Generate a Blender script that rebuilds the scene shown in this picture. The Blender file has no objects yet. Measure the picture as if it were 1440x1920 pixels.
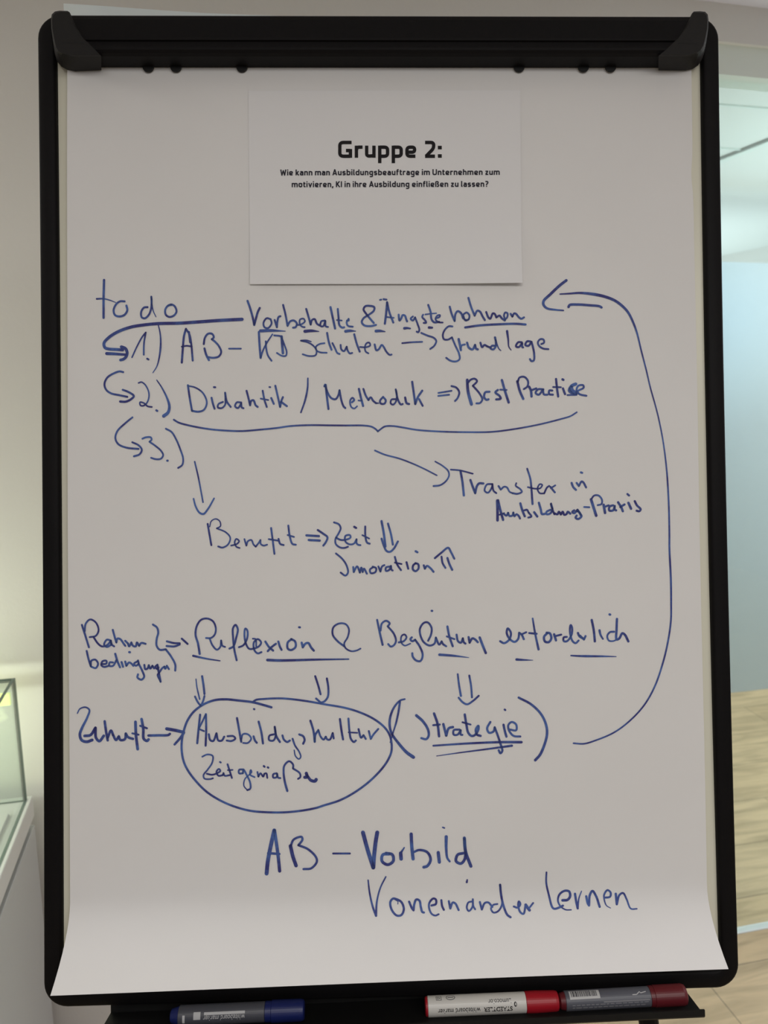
import bpy, bmesh, math, random
from mathutils import Vector, Matrix

# ------------------------------------------------------------------ camera, world, lights, exposure
SC = bpy.context.scene
COL = SC.collection
PITCH = math.radians(11.0)
EYE = Vector((0.0, 0.0, 1.65))
FPX = 1442.0
cam_d = bpy.data.cameras.new('camera')
cam_d.sensor_fit = 'HORIZONTAL'
cam_d.sensor_width = 36.0
cam_d.lens = 36.0 * FPX / 1440.0
cam_d.clip_start = 0.02
cam_d.dof.use_dof = True
cam_d.dof.focus_distance = 0.79
cam_d.dof.aperture_fstop = 11.0
cam = bpy.data.objects.new('camera', cam_d)
cam.location = EYE
cam.rotation_euler = (math.radians(90) - PITCH, 0, 0)
COL.objects.link(cam)
SC.camera = cam

world = bpy.data.worlds.new('room_ambient')
SC.world = world
world.use_nodes = True
world.node_tree.nodes['Background'].inputs[0].default_value = (0.92, 0.945, 1.03, 1)
world.node_tree.nodes['Background'].inputs[1].default_value = 0.20

YAW = math.radians(13.0)                      # the wall behind the chart recedes to the right
MW = Matrix.Rotation(YAW, 4, 'Z')             # room frame: x along the wall, y into the wall, z up
WALL = 1.667


def area(name, loc, target, sx, sy, power, colr, frame=MW):
    d = bpy.data.lights.new(name, 'AREA')
    d.shape = 'RECTANGLE'
    d.size = sx
    d.size_y = sy
    d.energy = power
    d.color = colr
    o = bpy.data.objects.new(name, d)
    p = frame @ Vector(loc)
    q = frame @ Vector(target)
    o.location = p
    o.rotation_euler = (q - p).to_track_quat('-Z', 'Y').to_euler()
    COL.objects.link(o)
    return o


area('ceiling_panel_light', (0.25, -0.80, 2.41), (0.25, -0.80, 0), 1.8, 1.0, 22.3, (1.0, 0.99, 0.962))
area('left_wall_fill_light', (-1.7, 1.0, 2.41), (-1.7, 1.0, 0), 1.2, 0.5, 12, (1.0, 0.98, 0.90))  # added fill with no known fixture, brightens the left wall
area('header_fill_light', (3.2, 0.6, 2.41), (3.2, 0.6, 0), 0.5, 0.9, 38, (1.0, 0.925, 1.0))  # invented source out of view, lifts the header and head rail
area('next_room_panel_light', (3.2, 2.1, 2.40), (3.1, 2.3, 0), 1.0, 0.6, 33, (1.0, 0.99, 0.92))
area('next_room_ceiling_fill', (2.75, 1.98, 1.1), (2.2, 2.0, 2.43), 1.2, 0.3, 14, (0.78, 1.0, 0.98)).data.spread = math.radians(125)  # unseen helper aimed up to brighten the ceiling behind the glass
area('far_wall_blue_fill', (2.9, 2.45, 2.0), (2.0, 3.17, 1.70), 0.4, 0.5, 0.40, (0.06, 0.42, 1.0)).data.spread = math.radians(75)  # added blue spot, not daylight, tints the upper part of the far wall
area('end_room_ceiling_fill', (2.6, 4.9, 1.7), (2.6, 4.9, 2.43), 2.2, 2.6, 29, (0.84, 1.0, 0.995))  # made-up source hidden behind the far wall, lights the ceiling beyond
area('display_case_lamp', (-0.80, 1.40, 0.79), (-0.60, 1.62, 1.15), 0.7, 0.15, 1.9, (1.0, 1.0, 0.58))
area('display_case_fill_light', (-0.85, 1.30, 0.99), (-0.62, 1.62, 0.84), 0.6, 0.06, 1.9, (0.94, 1.0, 0.84))  # extra light put in to lighten the wall behind the case

SC.view_settings.view_transform = 'Standard'
SC.view_settings.look = 'None'
SC.view_settings.gamma = 1.0
SC.view_settings.use_curve_mapping = False
SC.view_settings.exposure = 0.0

# ------------------------------------------------------------------ materials


def mat(name, color, rough=0.6, spec=0.4, metal=0.0, noise=None, bump=None):
    m = bpy.data.materials.new(name)
    m.use_nodes = True
    nt = m.node_tree
    b = nt.nodes['Principled BSDF']
    b.inputs['Base Color'].default_value = (*color, 1)
    b.inputs['Roughness'].default_value = rough
    b.inputs['Metallic'].default_value = metal
    b.inputs['Specular IOR Level'].default_value = spec
    tc = nt.nodes.new('ShaderNodeTexCoord')
    if noise:
        scale, c2 = noise
        n = nt.nodes.new('ShaderNodeTexNoise')
        n.inputs['Scale'].default_value = scale
        n.inputs['Detail'].default_value = 4
        r = nt.nodes.new('ShaderNodeValToRGB')
        r.color_ramp.elements[0].position = 0.36
        r.color_ramp.elements[1].position = 0.64
        r.color_ramp.elements[0].color = (*color, 1)
        r.color_ramp.elements[1].color = (*c2, 1)
        nt.links.new(tc.outputs['Object'], n.inputs['Vector'])
        nt.links.new(n.outputs['Fac'], r.inputs['Fac'])
        nt.links.new(r.outputs['Color'], b.inputs['Base Color'])
    if bump:
        scale, dist = bump
        n2 = nt.nodes.new('ShaderNodeTexNoise')
        n2.inputs['Scale'].default_value = scale
        n2.inputs['Detail'].default_value = 3
        bp_ = nt.nodes.new('ShaderNodeBump')
        bp_.inputs['Distance'].default_value = dist
        bp_.inputs['Strength'].default_value = 0.5
        nt.links.new(tc.outputs['Object'], n2.inputs['Vector'])
        nt.links.new(n2.outputs['Fac'], bp_.inputs['Height'])
        nt.links.new(bp_.outputs['Normal'], b.inputs['Normal'])
    return m


def glass_mat(name, tint, refl):
    m = bpy.data.materials.new(name)
    m.use_nodes = True
    nt = m.node_tree
    for n in list(nt.nodes):
        nt.nodes.remove(n)
    out = nt.nodes.new('ShaderNodeOutputMaterial')
    tr = nt.nodes.new('ShaderNodeBsdfTransparent')
    tr.inputs[0].default_value = (*tint, 1)
    gl = nt.nodes.new('ShaderNodeBsdfGlossy')
    gl.inputs['Roughness'].default_value = 0.02
    fr = nt.nodes.new('ShaderNodeLayerWeight')
    fr.inputs['Blend'].default_value = 0.5
    pw = nt.nodes.new('ShaderNodeMath')
    pw.operation = 'POWER'
    pw.inputs[1].default_value = 4.5
    mu = nt.nodes.new('ShaderNodeMath')
    mu.operation = 'MULTIPLY_ADD'
    mu.inputs[1].default_value = refl
    mu.inputs[2].default_value = 0.03
    mx = nt.nodes.new('ShaderNodeMixShader')
    nt.links.new(fr.outputs['Facing'], pw.inputs[0])
    nt.links.new(pw.outputs[0], mu.inputs[0])
    nt.links.new(mu.outputs[0], mx.inputs[0])
    nt.links.new(tr.outputs[0], mx.inputs[1])
    nt.links.new(gl.outputs[0], mx.inputs[2])
    nt.links.new(mx.outputs[0], out.inputs[0])
    return m


def emit_mat(name, colr, s):
    m = mat(name, colr, 0.5)
    b = m.node_tree.nodes['Principled BSDF']
    b.inputs['Emission Color'].default_value = (*colr, 1)
    b.inputs['Emission Strength'].default_value = s
    return m


def floor_mat():
    m = bpy.data.materials.new('oak_plank_floor')
    m.use_nodes = True
    nt = m.node_tree
    L = nt.links.new
    b = nt.nodes['Principled BSDF']
    b.inputs['Roughness'].default_value = 0.34
    tc = nt.nodes.new('ShaderNodeTexCoord')
    mp = nt.nodes.new('ShaderNodeMapping')
    mp.inputs['Location'].default_value = (-0.02, -1.595 + 0.237 * 10, 0)
    br = nt.nodes.new('ShaderNodeTexBrick')
    br.offset = 0.37
    br.inputs['Scale'].default_value = 1.0
    br.inputs['Brick Width'].default_value = 1.24
    br.inputs['Row Height'].default_value = 0.237
    br.inputs['Mortar Size'].default_value = 0.0016
    br.inputs['Mortar Smooth'].default_value = 0.3
    br.inputs['Bias'].default_value = 0.0
    br.inputs['Color1'].default_value = (0.56, 0.425, 0.25, 1)
    br.inputs['Color2'].default_value = (0.65, 0.51, 0.32, 1)
    br.inputs['Mortar'].default_value = (0.25, 0.20, 0.13, 1)
    L(tc.outputs['Object'], mp.inputs['Vector'])
    L(mp.outputs['Vector'], br.inputs['Vector'])
    m2 = nt.nodes.new('ShaderNodeMapping')
    m2.inputs['Scale'].default_value = (2.2, 16, 1)
    n = nt.nodes.new('ShaderNodeTexNoise')
    n.inputs['Scale'].default_value = 1.6
    n.inputs['Detail'].default_value = 7
    n.inputs['Distortion'].default_value = 0.8
    L(tc.outputs['Object'], m2.inputs['Vector'])
    L(m2.outputs['Vector'], n.inputs['Vector'])
    rp = nt.nodes.new('ShaderNodeValToRGB')
    rp.color_ramp.elements[0].position = 0.3
    rp.color_ramp.elements[0].color = (0.55, 0.55, 0.53, 1)
    rp.color_ramp.elements[1].position = 0.62
    rp.color_ramp.elements[1].color = (1, 1, 1, 1)
    L(n.outputs['Fac'], rp.inputs['Fac'])
    mx = nt.nodes.new('ShaderNodeMix')
    mx.data_type = 'RGBA'
    mx.blend_type = 'MULTIPLY'
    mx.inputs[0].default_value = 0.8
    L(br.outputs['Color'], mx.inputs[6])
    L(rp.outputs['Color'], mx.inputs[7])
    L(mx.outputs[2], b.inputs['Base Color'])
    return m


def ink_mat():
    m = bpy.data.materials.new('blue_marker_ink')
    m.use_nodes = True
    nt = m.node_tree
    L = nt.links.new
    b = nt.nodes['Principled BSDF']
    b.inputs['Roughness'].default_value = 0.55
    b.inputs['Specular IOR Level'].default_value = 0.15
    tc = nt.nodes.new('ShaderNodeTexCoord')
    n = nt.nodes.new('ShaderNodeTexNoise')
    n.inputs['Scale'].default_value = 55
    n.inputs['Detail'].default_value = 2
    n2 = nt.nodes.new('ShaderNodeTexNoise')
    n2.inputs['Scale'].default_value = 420
    ad = nt.nodes.new('ShaderNodeMath')
    ad.operation = 'MULTIPLY_ADD'
    ad.inputs[1].default_value = 0.35
    r = nt.nodes.new('ShaderNodeValToRGB')
    e = r.color_ramp.elements
    e[0].position = 0.52
    e[0].color = (0.048, 0.050, 0.21, 1)
    e[1].position = 0.86
    e[1].color = (0.085, 0.160, 0.44, 1)
    L(tc.outputs['Object'], n.inputs['Vector'])
    L(tc.outputs['Object'], n2.inputs['Vector'])
    L(n2.outputs['Fac'], ad.inputs[0])
    L(n.outputs['Fac'], ad.inputs[2])
    L(ad.outputs[0], r.inputs['Fac'])
    L(r.outputs['Color'], b.inputs['Base Color'])
    return m


M_PAPER = mat('chart_paper', (0.80, 0.79, 0.78), 0.85, 0.15, noise=(5, (0.82, 0.81, 0.80)), bump=(22, 0.0006))
M_PAPER2 = mat('printer_paper', (0.83, 0.825, 0.83), 0.8, 0.2, bump=(16, 0.0006))
M_BACKPAGE = mat('flipped_page_paper', (0.80, 0.86, 0.84), 0.8, 0.2)
M_BOARD = mat('whiteboard_enamel', (0.82, 0.80, 0.66), 0.3, 0.4)
M_BLACK = mat('black_plastic', (0.0052, 0.0046, 0.005), 0.55, 0.13, bump=(900, 0.0002))
M_CAP = mat('black_end_cap_plastic', (0.014, 0.013, 0.0125), 0.55, 0.22, bump=(1200, 0.0003))
M_TRAY = mat('black_tray_metal', (0.006, 0.006, 0.006), 0.55, 0.3)
M_RUBBER = mat('rubber', (0.02, 0.02, 0.02), 0.8, 0.2)
M_INK = ink_mat()
M_PRINT = mat('black_print', (0.010, 0.008, 0.010), 0.6, 0.2)
M_PRINT2 = mat('dark_print', (0.028, 0.026, 0.04), 0.6, 0.2)
M_GHOST = mat('faint_bleed_through', (0.735, 0.725, 0.70), 0.85, 0.15)
M_WALL = mat('painted_wall', (0.80, 0.78, 0.76), 0.75, 0.2, bump=(140, 0.0008))
M_CEIL = mat('lilac_white_ceiling', (0.77, 0.74, 0.84), 0.85, 0.15)
M_CEIL2 = mat('white_ceiling', (0.78, 0.79, 0.79), 0.85, 0.15)
M_FAR = mat('satin_blue_grey_panel', (0.40, 0.485, 0.54), 0.4, 0.5)
M_FRAME = mat('satin_aluminium', (0.84, 0.90, 0.85), 0.5, 0.4)
M_GRID = mat('grey_ceiling_rail', (0.74, 0.79, 0.78), 0.6, 0.3)
M_GLASS = glass_mat('partition_glass', (0.955, 0.99, 0.98), 0.6)
M_CGLASS = glass_mat('case_glass', (0.965, 0.992, 0.978), 0.45)
M_GEDGE = mat('green_glass_edge', (0.07, 0.12, 0.10), 0.2, 0.6)
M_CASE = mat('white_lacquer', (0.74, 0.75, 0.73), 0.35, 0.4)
M_CASE_SHADED = mat('shaded_white_lacquer', (0.55, 0.57, 0.57), 0.4, 0.4)  # same lacquer darkened, the side face's shade is in the colour
M_GROOVE = mat('dark_shadow_gap', (0.06, 0.06, 0.055), 0.7, 0.2)
M_REFLECTION = emit_mat('yellow_reflection_glow', (0.80, 0.90, 0.33), 0.75)  # emission paints a yellow reflection, no lamp is known there
M_FLOOR = floor_mat()
M_MWHITE = mat('white_barrel', (0.72, 0.70, 0.66), 0.35, 0.5)
M_RED = mat('red_cap_plastic', (0.42, 0.010, 0.022), 0.4, 0.5)
M_DRED = mat('dark_red_cap_plastic', (0.13, 0.012, 0.018), 0.4, 0.5)
M_BLUE = mat('dark_blue_cap_plastic', (0.010, 0.018, 0.115), 0.4, 0.5)
M_GLABEL = mat('grey_label', (0.115, 0.12, 0.145), 0.4, 0.5)
M_GLABEL2 = mat('charcoal_label', (0.075, 0.078, 0.095), 0.4, 0.5)
M_LPRINT = mat('pale_print', (0.55, 0.55, 0.56), 0.5, 0.3)
M_GPRINT = mat('grey_print', (0.25, 0.25, 0.27), 0.5, 0.3)

# ------------------------------------------------------------------ board frame of reference
RB = Matrix(((0.9996052767580923, -0.01397937039975981, 0.024369404600935004),
             (0.013566589078180254, 0.9997630658101218, 0.01702233540763266),
             (-0.024601592187530327, -0.016685006597914897, 0.9995580884654308)))
TB = Vector((0.00458539203392185, 0.010913973730438656, -0.7822127702069628))
RC = Matrix(((1, 0, 0), (0, math.sin(PITCH), -math.cos(PITCH)), (0, math.cos(PITCH), math.sin(PITCH))))
RBT = RB.transposed()
MB = (Matrix.Translation(EYE) @ RC.to_4x4()) @ (Matrix.Translation(TB) @ RB.to_4x4())   # board -> world


def bp(x, y, z=0.0):
    """the point of the board's plane at height z that the photo shows at x, y"""
    d = RBT @ Vector(((x - 720) / FPX, -(y - 960) / FPX, -1.0))
    o = RBT @ (-TB)
    s = (z - o.z) / d.z
    return o + s * d


def sheet_h(u, v):
    """how far the chart paper stands off the board: slight waves, strong curl at the foot"""
    h = -0.0015
    h += 0.0006 * math.sin(7 * u + 5 * v) + 0.0005 * math.sin(16 * v + 1.2 - 4 * u)
    if v < -0.395:
        h += 12.0 * (v + 0.395) ** 2
    return h


A4 = {}


def a4_h(u, v):
    h = sheet_h(u, v) + 0.0007
    t = max(0.0, (0.31 - v) / 0.09)
    h += 0.0022 * t * t
    if u > 0.05:
        h += 0.0035 * max(0.0, (u - 0.05) / 0.09) * max(0.0, (0.30 - v) / 0.08) ** 2
    return h


def on_sheet(x, y, off=0.0003, hf=sheet_h):
    z = 0.0
    for _ in range(6):
        p = bp(x, y, z)
        z = hf(p.x, p.y) + off
    return bp(x, y, z)


# ------------------------------------------------------------------ object helpers


def thing(name, loc, label, cat, group=None):
    o = bpy.data.objects.new(name, None)
    o.empty_display_size = 0.05
    o.location = loc
    o['label'] = label
    o['category'] = cat
    if group:
        o['group'] = group
    COL.objects.link(o)
    return o


def root_of(o):
    while o.parent:
        o = o.parent
    return o


def link_bm(name, bm, mats, parent=None, frame=Matrix.Identity(4), label=None, smooth=False, kind=None):
    """bakes the mesh through `frame` into the world; a child's mesh is stored about its thing's base"""
    bmesh.ops.transform(bm, matrix=frame, verts=bm.verts)
    if parent:
        base = Vector(root_of(parent).location)
        bmesh.ops.translate(bm, vec=-base, verts=bm.verts)
    me = bpy.data.meshes.new(name)
    bm.normal_update()
    bm.to_mesh(me)
    bm.free()
    for m in (mats if isinstance(mats, (list, tuple)) else [mats]):
        me.materials.append(m)
    if smooth:
        for p in me.polygons:
            p.use_smooth = True
    o = bpy.data.objects.new(name, me)
    COL.objects.link(o)
    if parent:
        o.parent = parent
    if label:
        o['label'] = label
    if kind:
        o['kind'] = kind
    return o


def struct(name, bm, m, label=None):
    me = bpy.data.meshes.new(name)
    bm.to_mesh(me)
    bm.free()
    me.materials.append(m)
    o = bpy.data.objects.new(name, me)
    o.matrix_world = MW
    o['kind'] = 'structure'
    if label:
        o['label'] = label
    COL.objects.link(o)
    return o


def box(bm, x0, x1, y0, y1, z0, z1, bev=0.0):
    r = bmesh.ops.create_cube(bm, size=1)
    vs = r['verts']
    for v in vs:
        v.co = Vector(((x0 + x1) / 2 + v.co.x * (x1 - x0), (y0 + y1) / 2 + v.co.y * (y1 - y0),
                       (z0 + z1) / 2 + v.co.z * (z1 - z0)))
    if bev:
        es = list({e for v in vs for e in v.link_edges})
        bmesh.ops.bevel(bm, geom=es, offset=bev, segments=2, profile=0.5, affect='EDGES')
    return vs


def prism(bm, outline, z0, z1, bev=0.0, seg=3):
    """outline [(x, y)] extruded from z0 to z1, front rim rounded by bev"""
    n = len(outline)
    lo = [bm.verts.new((x, y, z0)) for x, y in outline]
    hi = [bm.verts.new((x, y, z1)) for x, y in outline]
    fs = [bm.faces.new(hi), bm.faces.new(lo[::-1])]
    for i in range(n):
        j = (i + 1) % n
        fs.append(bm.faces.new((lo[i], lo[j], hi[j], hi[i])))
    bmesh.ops.recalc_face_normals(bm, faces=fs)
    if bev:
        es = [e for e in fs[0].edges]
        bmesh.ops.bevel(bm, geom=es, offset=bev, segments=seg, profile=0.5, affect='EDGES')


def rrect(x0, x1, y0, y1, r, n=8):
    pts = []
    for cx, cy, a in ((x1 - r, y1 - r, 0), (x0 + r, y1 - r, 90), (x0 + r, y0 + r, 180), (x1 - r, y0 + r, 270)):
        for k in range(n + 1):
            t = math.radians(a + 90 * k / n)
            pts.append((cx + r * math.cos(t), cy + r * math.sin(t)))
    return pts


def tube(bm, a, b, ra, rb=None, n=16):
    rb = ra if rb is None else rb
    a, b = Vector(a), Vector(b)
    d = (b - a).normalized()
    x = d.orthogonal().normalized()
    y = d.cross(x)
    A, B = [], []
    for k in range(n):
        t = 2 * math.pi * k / n
        w = x * math.cos(t) + y * math.sin(t)
        A.append(bm.verts.new(a + w * ra))
        B.append(bm.verts.new(b + w * rb))
    for k in range(n):
        j = (k + 1) % n
        bm.faces.new((A[k], A[j], B[j], B[k]))
    bm.faces.new(A[::-1])
    bm.faces.new(B)


# ------------------------------------------------------------------ the room
bm = bmesh.new(); box(bm, -4.0, 4.2, -3.5, 8.1, -0.05, 0.0)
struct('floor', bm, M_FLOOR, 'pale oak plank floor')
bm = bmesh.new(); box(bm, -4.0, 4.2, -3.5, WALL + 0.05, 2.43, 2.50)
struct('ceiling', bm, M_CEIL, 'pale lilac white ceiling')
bm = bmesh.new(); box(bm, -4.0, 4.2, WALL + 0.05, 8.1, 2.43, 2.50)
struct('ceiling_far', bm, M_CEIL2, 'white ceiling of the room behind the glass')
bm = bmesh.new(); box(bm, -4.0, 0.75, WALL, WALL + 0.10, 0, 2.43)
box(bm, 0.75, 3.8, WALL, WALL + 0.10, 2.353, 2.43)
struct('wall_back', bm, M_WALL, 'pale wall behind the flip chart')
bm = bmesh.new(); box(bm, 3.8, 3.9, WALL + 0.1, 8.0, 0, 2.43)
struct('wall_right', bm, M_WALL, 'white side wall of the room behind the glass')
bm = bmesh.new(); box(bm, 0.65, 3.79, 3.175, 3.235, 0, 2.095)
struct('wall_far', bm, M_FAR, 'pale blue partition wall behind the glass')
bm = bmesh.new(); box(bm, -4.0, 4.0, 8.0, 8.1, 0, 2.43)
struct('wall_end', bm, M_WALL, 'white end wall')
bm = bmesh.new(); box(bm, 0.75, 3.8, WALL + 0.012, WALL + 0.088, 2.291, 2.353)
struct('trim_1', bm, M_FRAME, 'grey green head rail above the glass')
bm = bmesh.new(); box(bm, 0.75, 3.8, WALL + 0.036, WALL + 0.048, 0.003, 2.292)
struct('window_1', bm, M_GLASS, 'floor to ceiling glass partition')
bm = bmesh.new(); box(bm, 0.75, 3.8, WALL + 0.030, WALL + 0.054, 0.0, 0.003)
struct('trim_2', bm, mat('pale_floor_channel', (0.70, 0.76, 0.76), 0.35, 0.5), 'thin pale channel along the foot of the glass')
bm = bmesh.new(); box(bm, 1.985, 2.015, WALL + 0.1, 7.9, 2.418, 2.4305)
struct('trim_3', bm, M_GRID, 'grey ceiling rail running away from the glass')
for k, yy in enumerate((2.26, 2.69)):
    bm = bmesh.new(); box(bm, 0.2, 1.985, yy - 0.006, yy + 0.006, 2.425, 2.4305)
    struct('trim_%d' % (4 + k), bm, M_GRID, 'thin grey ceiling joint across the room behind the glass')

# ------------------------------------------------------------------ display case at the left
case = thing('display_case', MW @ Vector((-0.80, 1.40, 0)),
             'glass display case on a white base cabinet against the wall, left of the flip chart', 'display case')
cx0, cx1, cy0, cy1 = -1.30, -0.3885, 1.06, 1.603
bm = bmesh.new(); box(bm, cx0, cx1, cy0, cy1, 0.710, 0.756, 0.002)
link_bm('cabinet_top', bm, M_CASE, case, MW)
bm = bmesh.new(); box(bm, cx0 + 0.02, cx1 - 0.014, cy0 + 0.02, cy1 - 0.012, 0.690, 0.710)
link_bm('shadow_gap', bm, M_GROOVE, case, MW, 'dark groove under the cabinet top')
bm = bmesh.new(); box(bm, cx0 + 0.002, cx1 - 0.001, cy0 + 0.002, cy1 - 0.002, 0.0, 0.690, 0.002)
link_bm('base_cabinet', bm, M_CASE_SHADED, case, MW)
gx0, gx1, gy0, gy1, gz0, gz1 = -1.27, -0.396, 1.09, 1.587, 0.756, 1.026
T = 0.006


def pane(name, x0, x1, y0, y1, z0, z1):
    b = bmesh.new()
    box(b, x0, x1, y0, y1, z0, z1)
    b.normal_update()
    dims = (x1 - x0, y1 - y0, z1 - z0)
    ax = dims.index(min(dims))
    for f in b.faces:
        f.material_index = 0 if abs(f.normal[ax]) > 0.9 else 1
    link_bm(name, b, [M_CGLASS, M_GEDGE], case, MW)


pane('glass_pane', gx1 - T, gx1, gy0, gy1, gz0 + 0.0005, gz1)
pane('glass_pane', gx0, gx1 - T - 0.0005, gy1 - T, gy1, gz0 + 0.0005, gz1 - T)
pane('glass_pane', gx0, gx0 + T, gy0, gy1 - T - 0.0005, gz0 + 0.0005, gz1 - T)
pane('glass_pane', gx0 + T + 0.0005, gx1 - T - 0.0005, gy0, gy0 + T, gz0 + 0.0005, gz1 - T)
pane('glass_pane', gx0, gx1 - T - 0.0005, gy0, gy1, gz1 - T + 0.0005, gz1)
bm = bmesh.new(); box(bm, gx0 + 0.02, gx1 - 0.010, gy1 - 0.016, gy1 - 0.008, 0.975, 1.000, 0.001)  # added glowing bar in place of the back pane's yellow reflection
link_bm('yellow_reflection', bm, M_REFLECTION, case, MW, 'glowing yellow bar standing in for a reflection in the glass')
bm = bmesh.new(); box(bm, gx0 + 0.05, gx1 - 0.022, gy0 + 0.05, gy1 - 0.055, 0.756, 0.764, 0.0015)
link_bm('display_plinth', bm, M_CASE, case, MW)

# ------------------------------------------------------------------ flip chart easel
foot = MB @ Vector((0, -0.5, -0.02))
easel = thing('flip_chart_easel', (foot.x, foot.y, 0.0),
              'black framed flip chart easel with clamp bar and pen tray, holding the written paper pad', 'flip chart')

# frame: a ring of rounded plastic profile (outer and inner outline as measured on the board)
outer = [(71.0, 72), (70.8, 120), (72.5, 320), (77, 640), (79.4, 900), (80.4, 1200), (80.6, 1500), (81.3, 1800)]
W2, H2 = 0.3508, 0.5002


def bow(u, v):
    t = v / H2
    return u + (0.0014 * (1 - t * t) if u < 0 else -0.0022 * (1 - t * t))


def ring_frame(bm):
    ro, fw = 0.024, 0.0178
    sect = [(0.0, -0.022), (0.0, -0.0026), (0.0008, -0.0008), (0.0026, 0.0), (fw - 0.003, 0.0), (fw - 0.0008, -0.0012),
            (fw, -0.004), (fw, -0.022)]
    def path(off):
        r = max(ro - off, 0.005)
        out = []
        x0, x1, y0, y1 = -W2 + off, W2 - off, -H2 + off, H2 - off
        for cx, cy, a in ((x1 - r, y1 - r, 0), (x0 + r, y1 - r, 90), (x0 + r, y0 + r, 180), (x1 - r, y0 + r, 270)):
            for k in range(9):
                t = math.radians(a + 90 * k / 8)
                out.append((cx + r * math.cos(t), cy + r * math.sin(t)))
            if a in (90, 270):
                s = -1 if a == 90 else 1
                ya, yb = (cy, -cy)
                for q in range(1, 12):
                    out.append((x0 if a == 90 else x1, ya + (yb - ya) * q / 12))
        return out
    rings = []
    for off, z in sect:
        rings.append([bm.verts.new((bow(x, y), y, z)) for x, y in path(off)])
    n = len(rings[0])
    for a, b in zip(rings, rings[1:]):
        for i in range(n):
            j = (i + 1) % n
            bm.faces.new((a[i], a[j], b[j], b[i]))
    a, b = rings[-1], rings[0]
    for i in range(n):
        j = (i + 1) % n
        bm.faces.new((a[i], a[j], b[j], b[i]))
    bmesh.ops.recalc_face_normals(bm, faces=bm.faces)


bm = bmesh.new(); ring_frame(bm)
link_bm('board_frame', bm, M_BLACK, easel, MB, smooth=True)
bm = bmesh.new(); box(bm, -0.337, 0.337, -0.486, 0.486, -0.018, -0.007)
link_bm('whiteboard_panel', bm, M_BOARD, easel, MB, 'off-white enamel board, seen as narrow strips beside the paper')

# clamp bar: one extruded profile with a groove along its front
prof = [(0.0002, 0.4453), (0.0185, 0.4455), (0.0222, 0.4466), (0.0240, 0.4490), (0.0243, 0.4510), (0.0240, 0.4528),
        (0.0222, 0.4533), (0.0220, 0.4582), (0.0238, 0.4588), (0.0240, 0.4610), (0.0232, 0.4795), (0.0215, 0.4840),
        (0.0180, 0.4868), (0.0120, 0.4880), (-0.016, 0.4882), (-0.016, 0.4800), (0.0002, 0.4800)]
bm = bmesh.new()
A = [bm.verts.new((-0.318, v, z)) for z, v in prof]
B = [bm.verts.new((0.3185, v, z)) for z, v in prof]
for i in range(len(prof)):
    j = (i + 1) % len(prof)
    bm.faces.new((A[i], B[i], B[j], A[j]))
bm.faces.new(A); bm.faces.new(B[::-1])
bmesh.ops.recalc_face_normals(bm, faces=bm.faces)
clamp = link_bm('clamp_bar', bm, M_BLACK, easel, MB)
capL = [(95.5, 36), (97, 27), (103, 21.5), (112, 20), (127, 20.5), (131, 23.5), (143, 50), (157, 76.5), (168, 90), (180, 110), (190, 132),
        (141, 134), (126, 131), (115, 125), (107, 115), (102.5, 100), (99, 75), (96, 52)]
capR = [(1328.5, 37), (1327, 27), (1322, 22), (1312, 21), (1301, 21.5), (1297.5, 25), (1285, 50), (1270, 77), (1258, 92), (1247, 110), (1234.5, 132),
        (1285, 132.5), (1299, 129.5), (1309, 122.5), (1316, 112), (1321, 98), (1325, 75), (1328, 52)]
for cp in (capL, capR):
    # the cap narrows a little towards its face and its foot rises towards the front
    bm = bmesh.new()
    rings = []
    for z, lift, ins in ((0.0003, 0.0, 0.0), (0.0235, 27.0, 0.0), (0.0262, 27.5, 2.2)):
        mx_ = sum(x for x, y in cp) / len(cp)
        ring = []
        for x, y in cp:
            t = max(0.0, (y - 45) / 88.0)
            yy = y - lift * t * t
            xx = x + ins * (1 if x < mx_ else -1)
            yy += ins * (1 if y < 70 else -1)
            p = bp(xx, yy, z)
            ring.append(bm.verts.new((p.x, p.y, z)))
        rings.append(ring)
    nn = len(cp)
    for ra, rb in zip(rings, rings[1:]):
        for q in range(nn):
            bm.faces.new((ra[q], ra[(q + 1) % nn], rb[(q + 1) % nn], rb[q]))
    bm.faces.new(rings[0][::-1])
    bm.faces.new(rings[-1])
    bmesh.ops.recalc_face_normals(bm, faces=bm.faces)
    cap = link_bm('end_cap', bm, M_CAP, clamp, MB)
    s = [(p.x, p.y) for p in (bp(cp[7][0] + (-40 if cp is capL else 40), 79, 0.0265), bp(cp[7][0], 79, 0.0265))]
    bm = bmesh.new()
    box(bm, min(s[0][0], s[1][0]), max(s[0][0], s[1][0]), s[0][1] - 0.0014, s[0][1] + 0.0006, 0.0255, 0.02635)
    link_bm('cap_groove', bm, M_TRAY, clamp, MB, 'dark groove across the end cap')
for hx in (277, 329, 453, 974, 1095, 1146):
    bm = bmesh.new()
    c = bp(hx, 123, 0.003)
    out = [(c.x + 0.0058 * math.cos(t), c.y + 0.0058 * math.sin(t)) for t in [math.pi + math.pi * k / 14 for k in range(15)]]
    out += [(c.x + 0.0058, c.y + 0.012), (c.x - 0.0058, c.y + 0.012)]
    prism(bm, out, 0.0004, 0.0025, 0.0004, 2)
    link_bm('paper_hook', bm, M_TRAY, clamp, MB)

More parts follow.
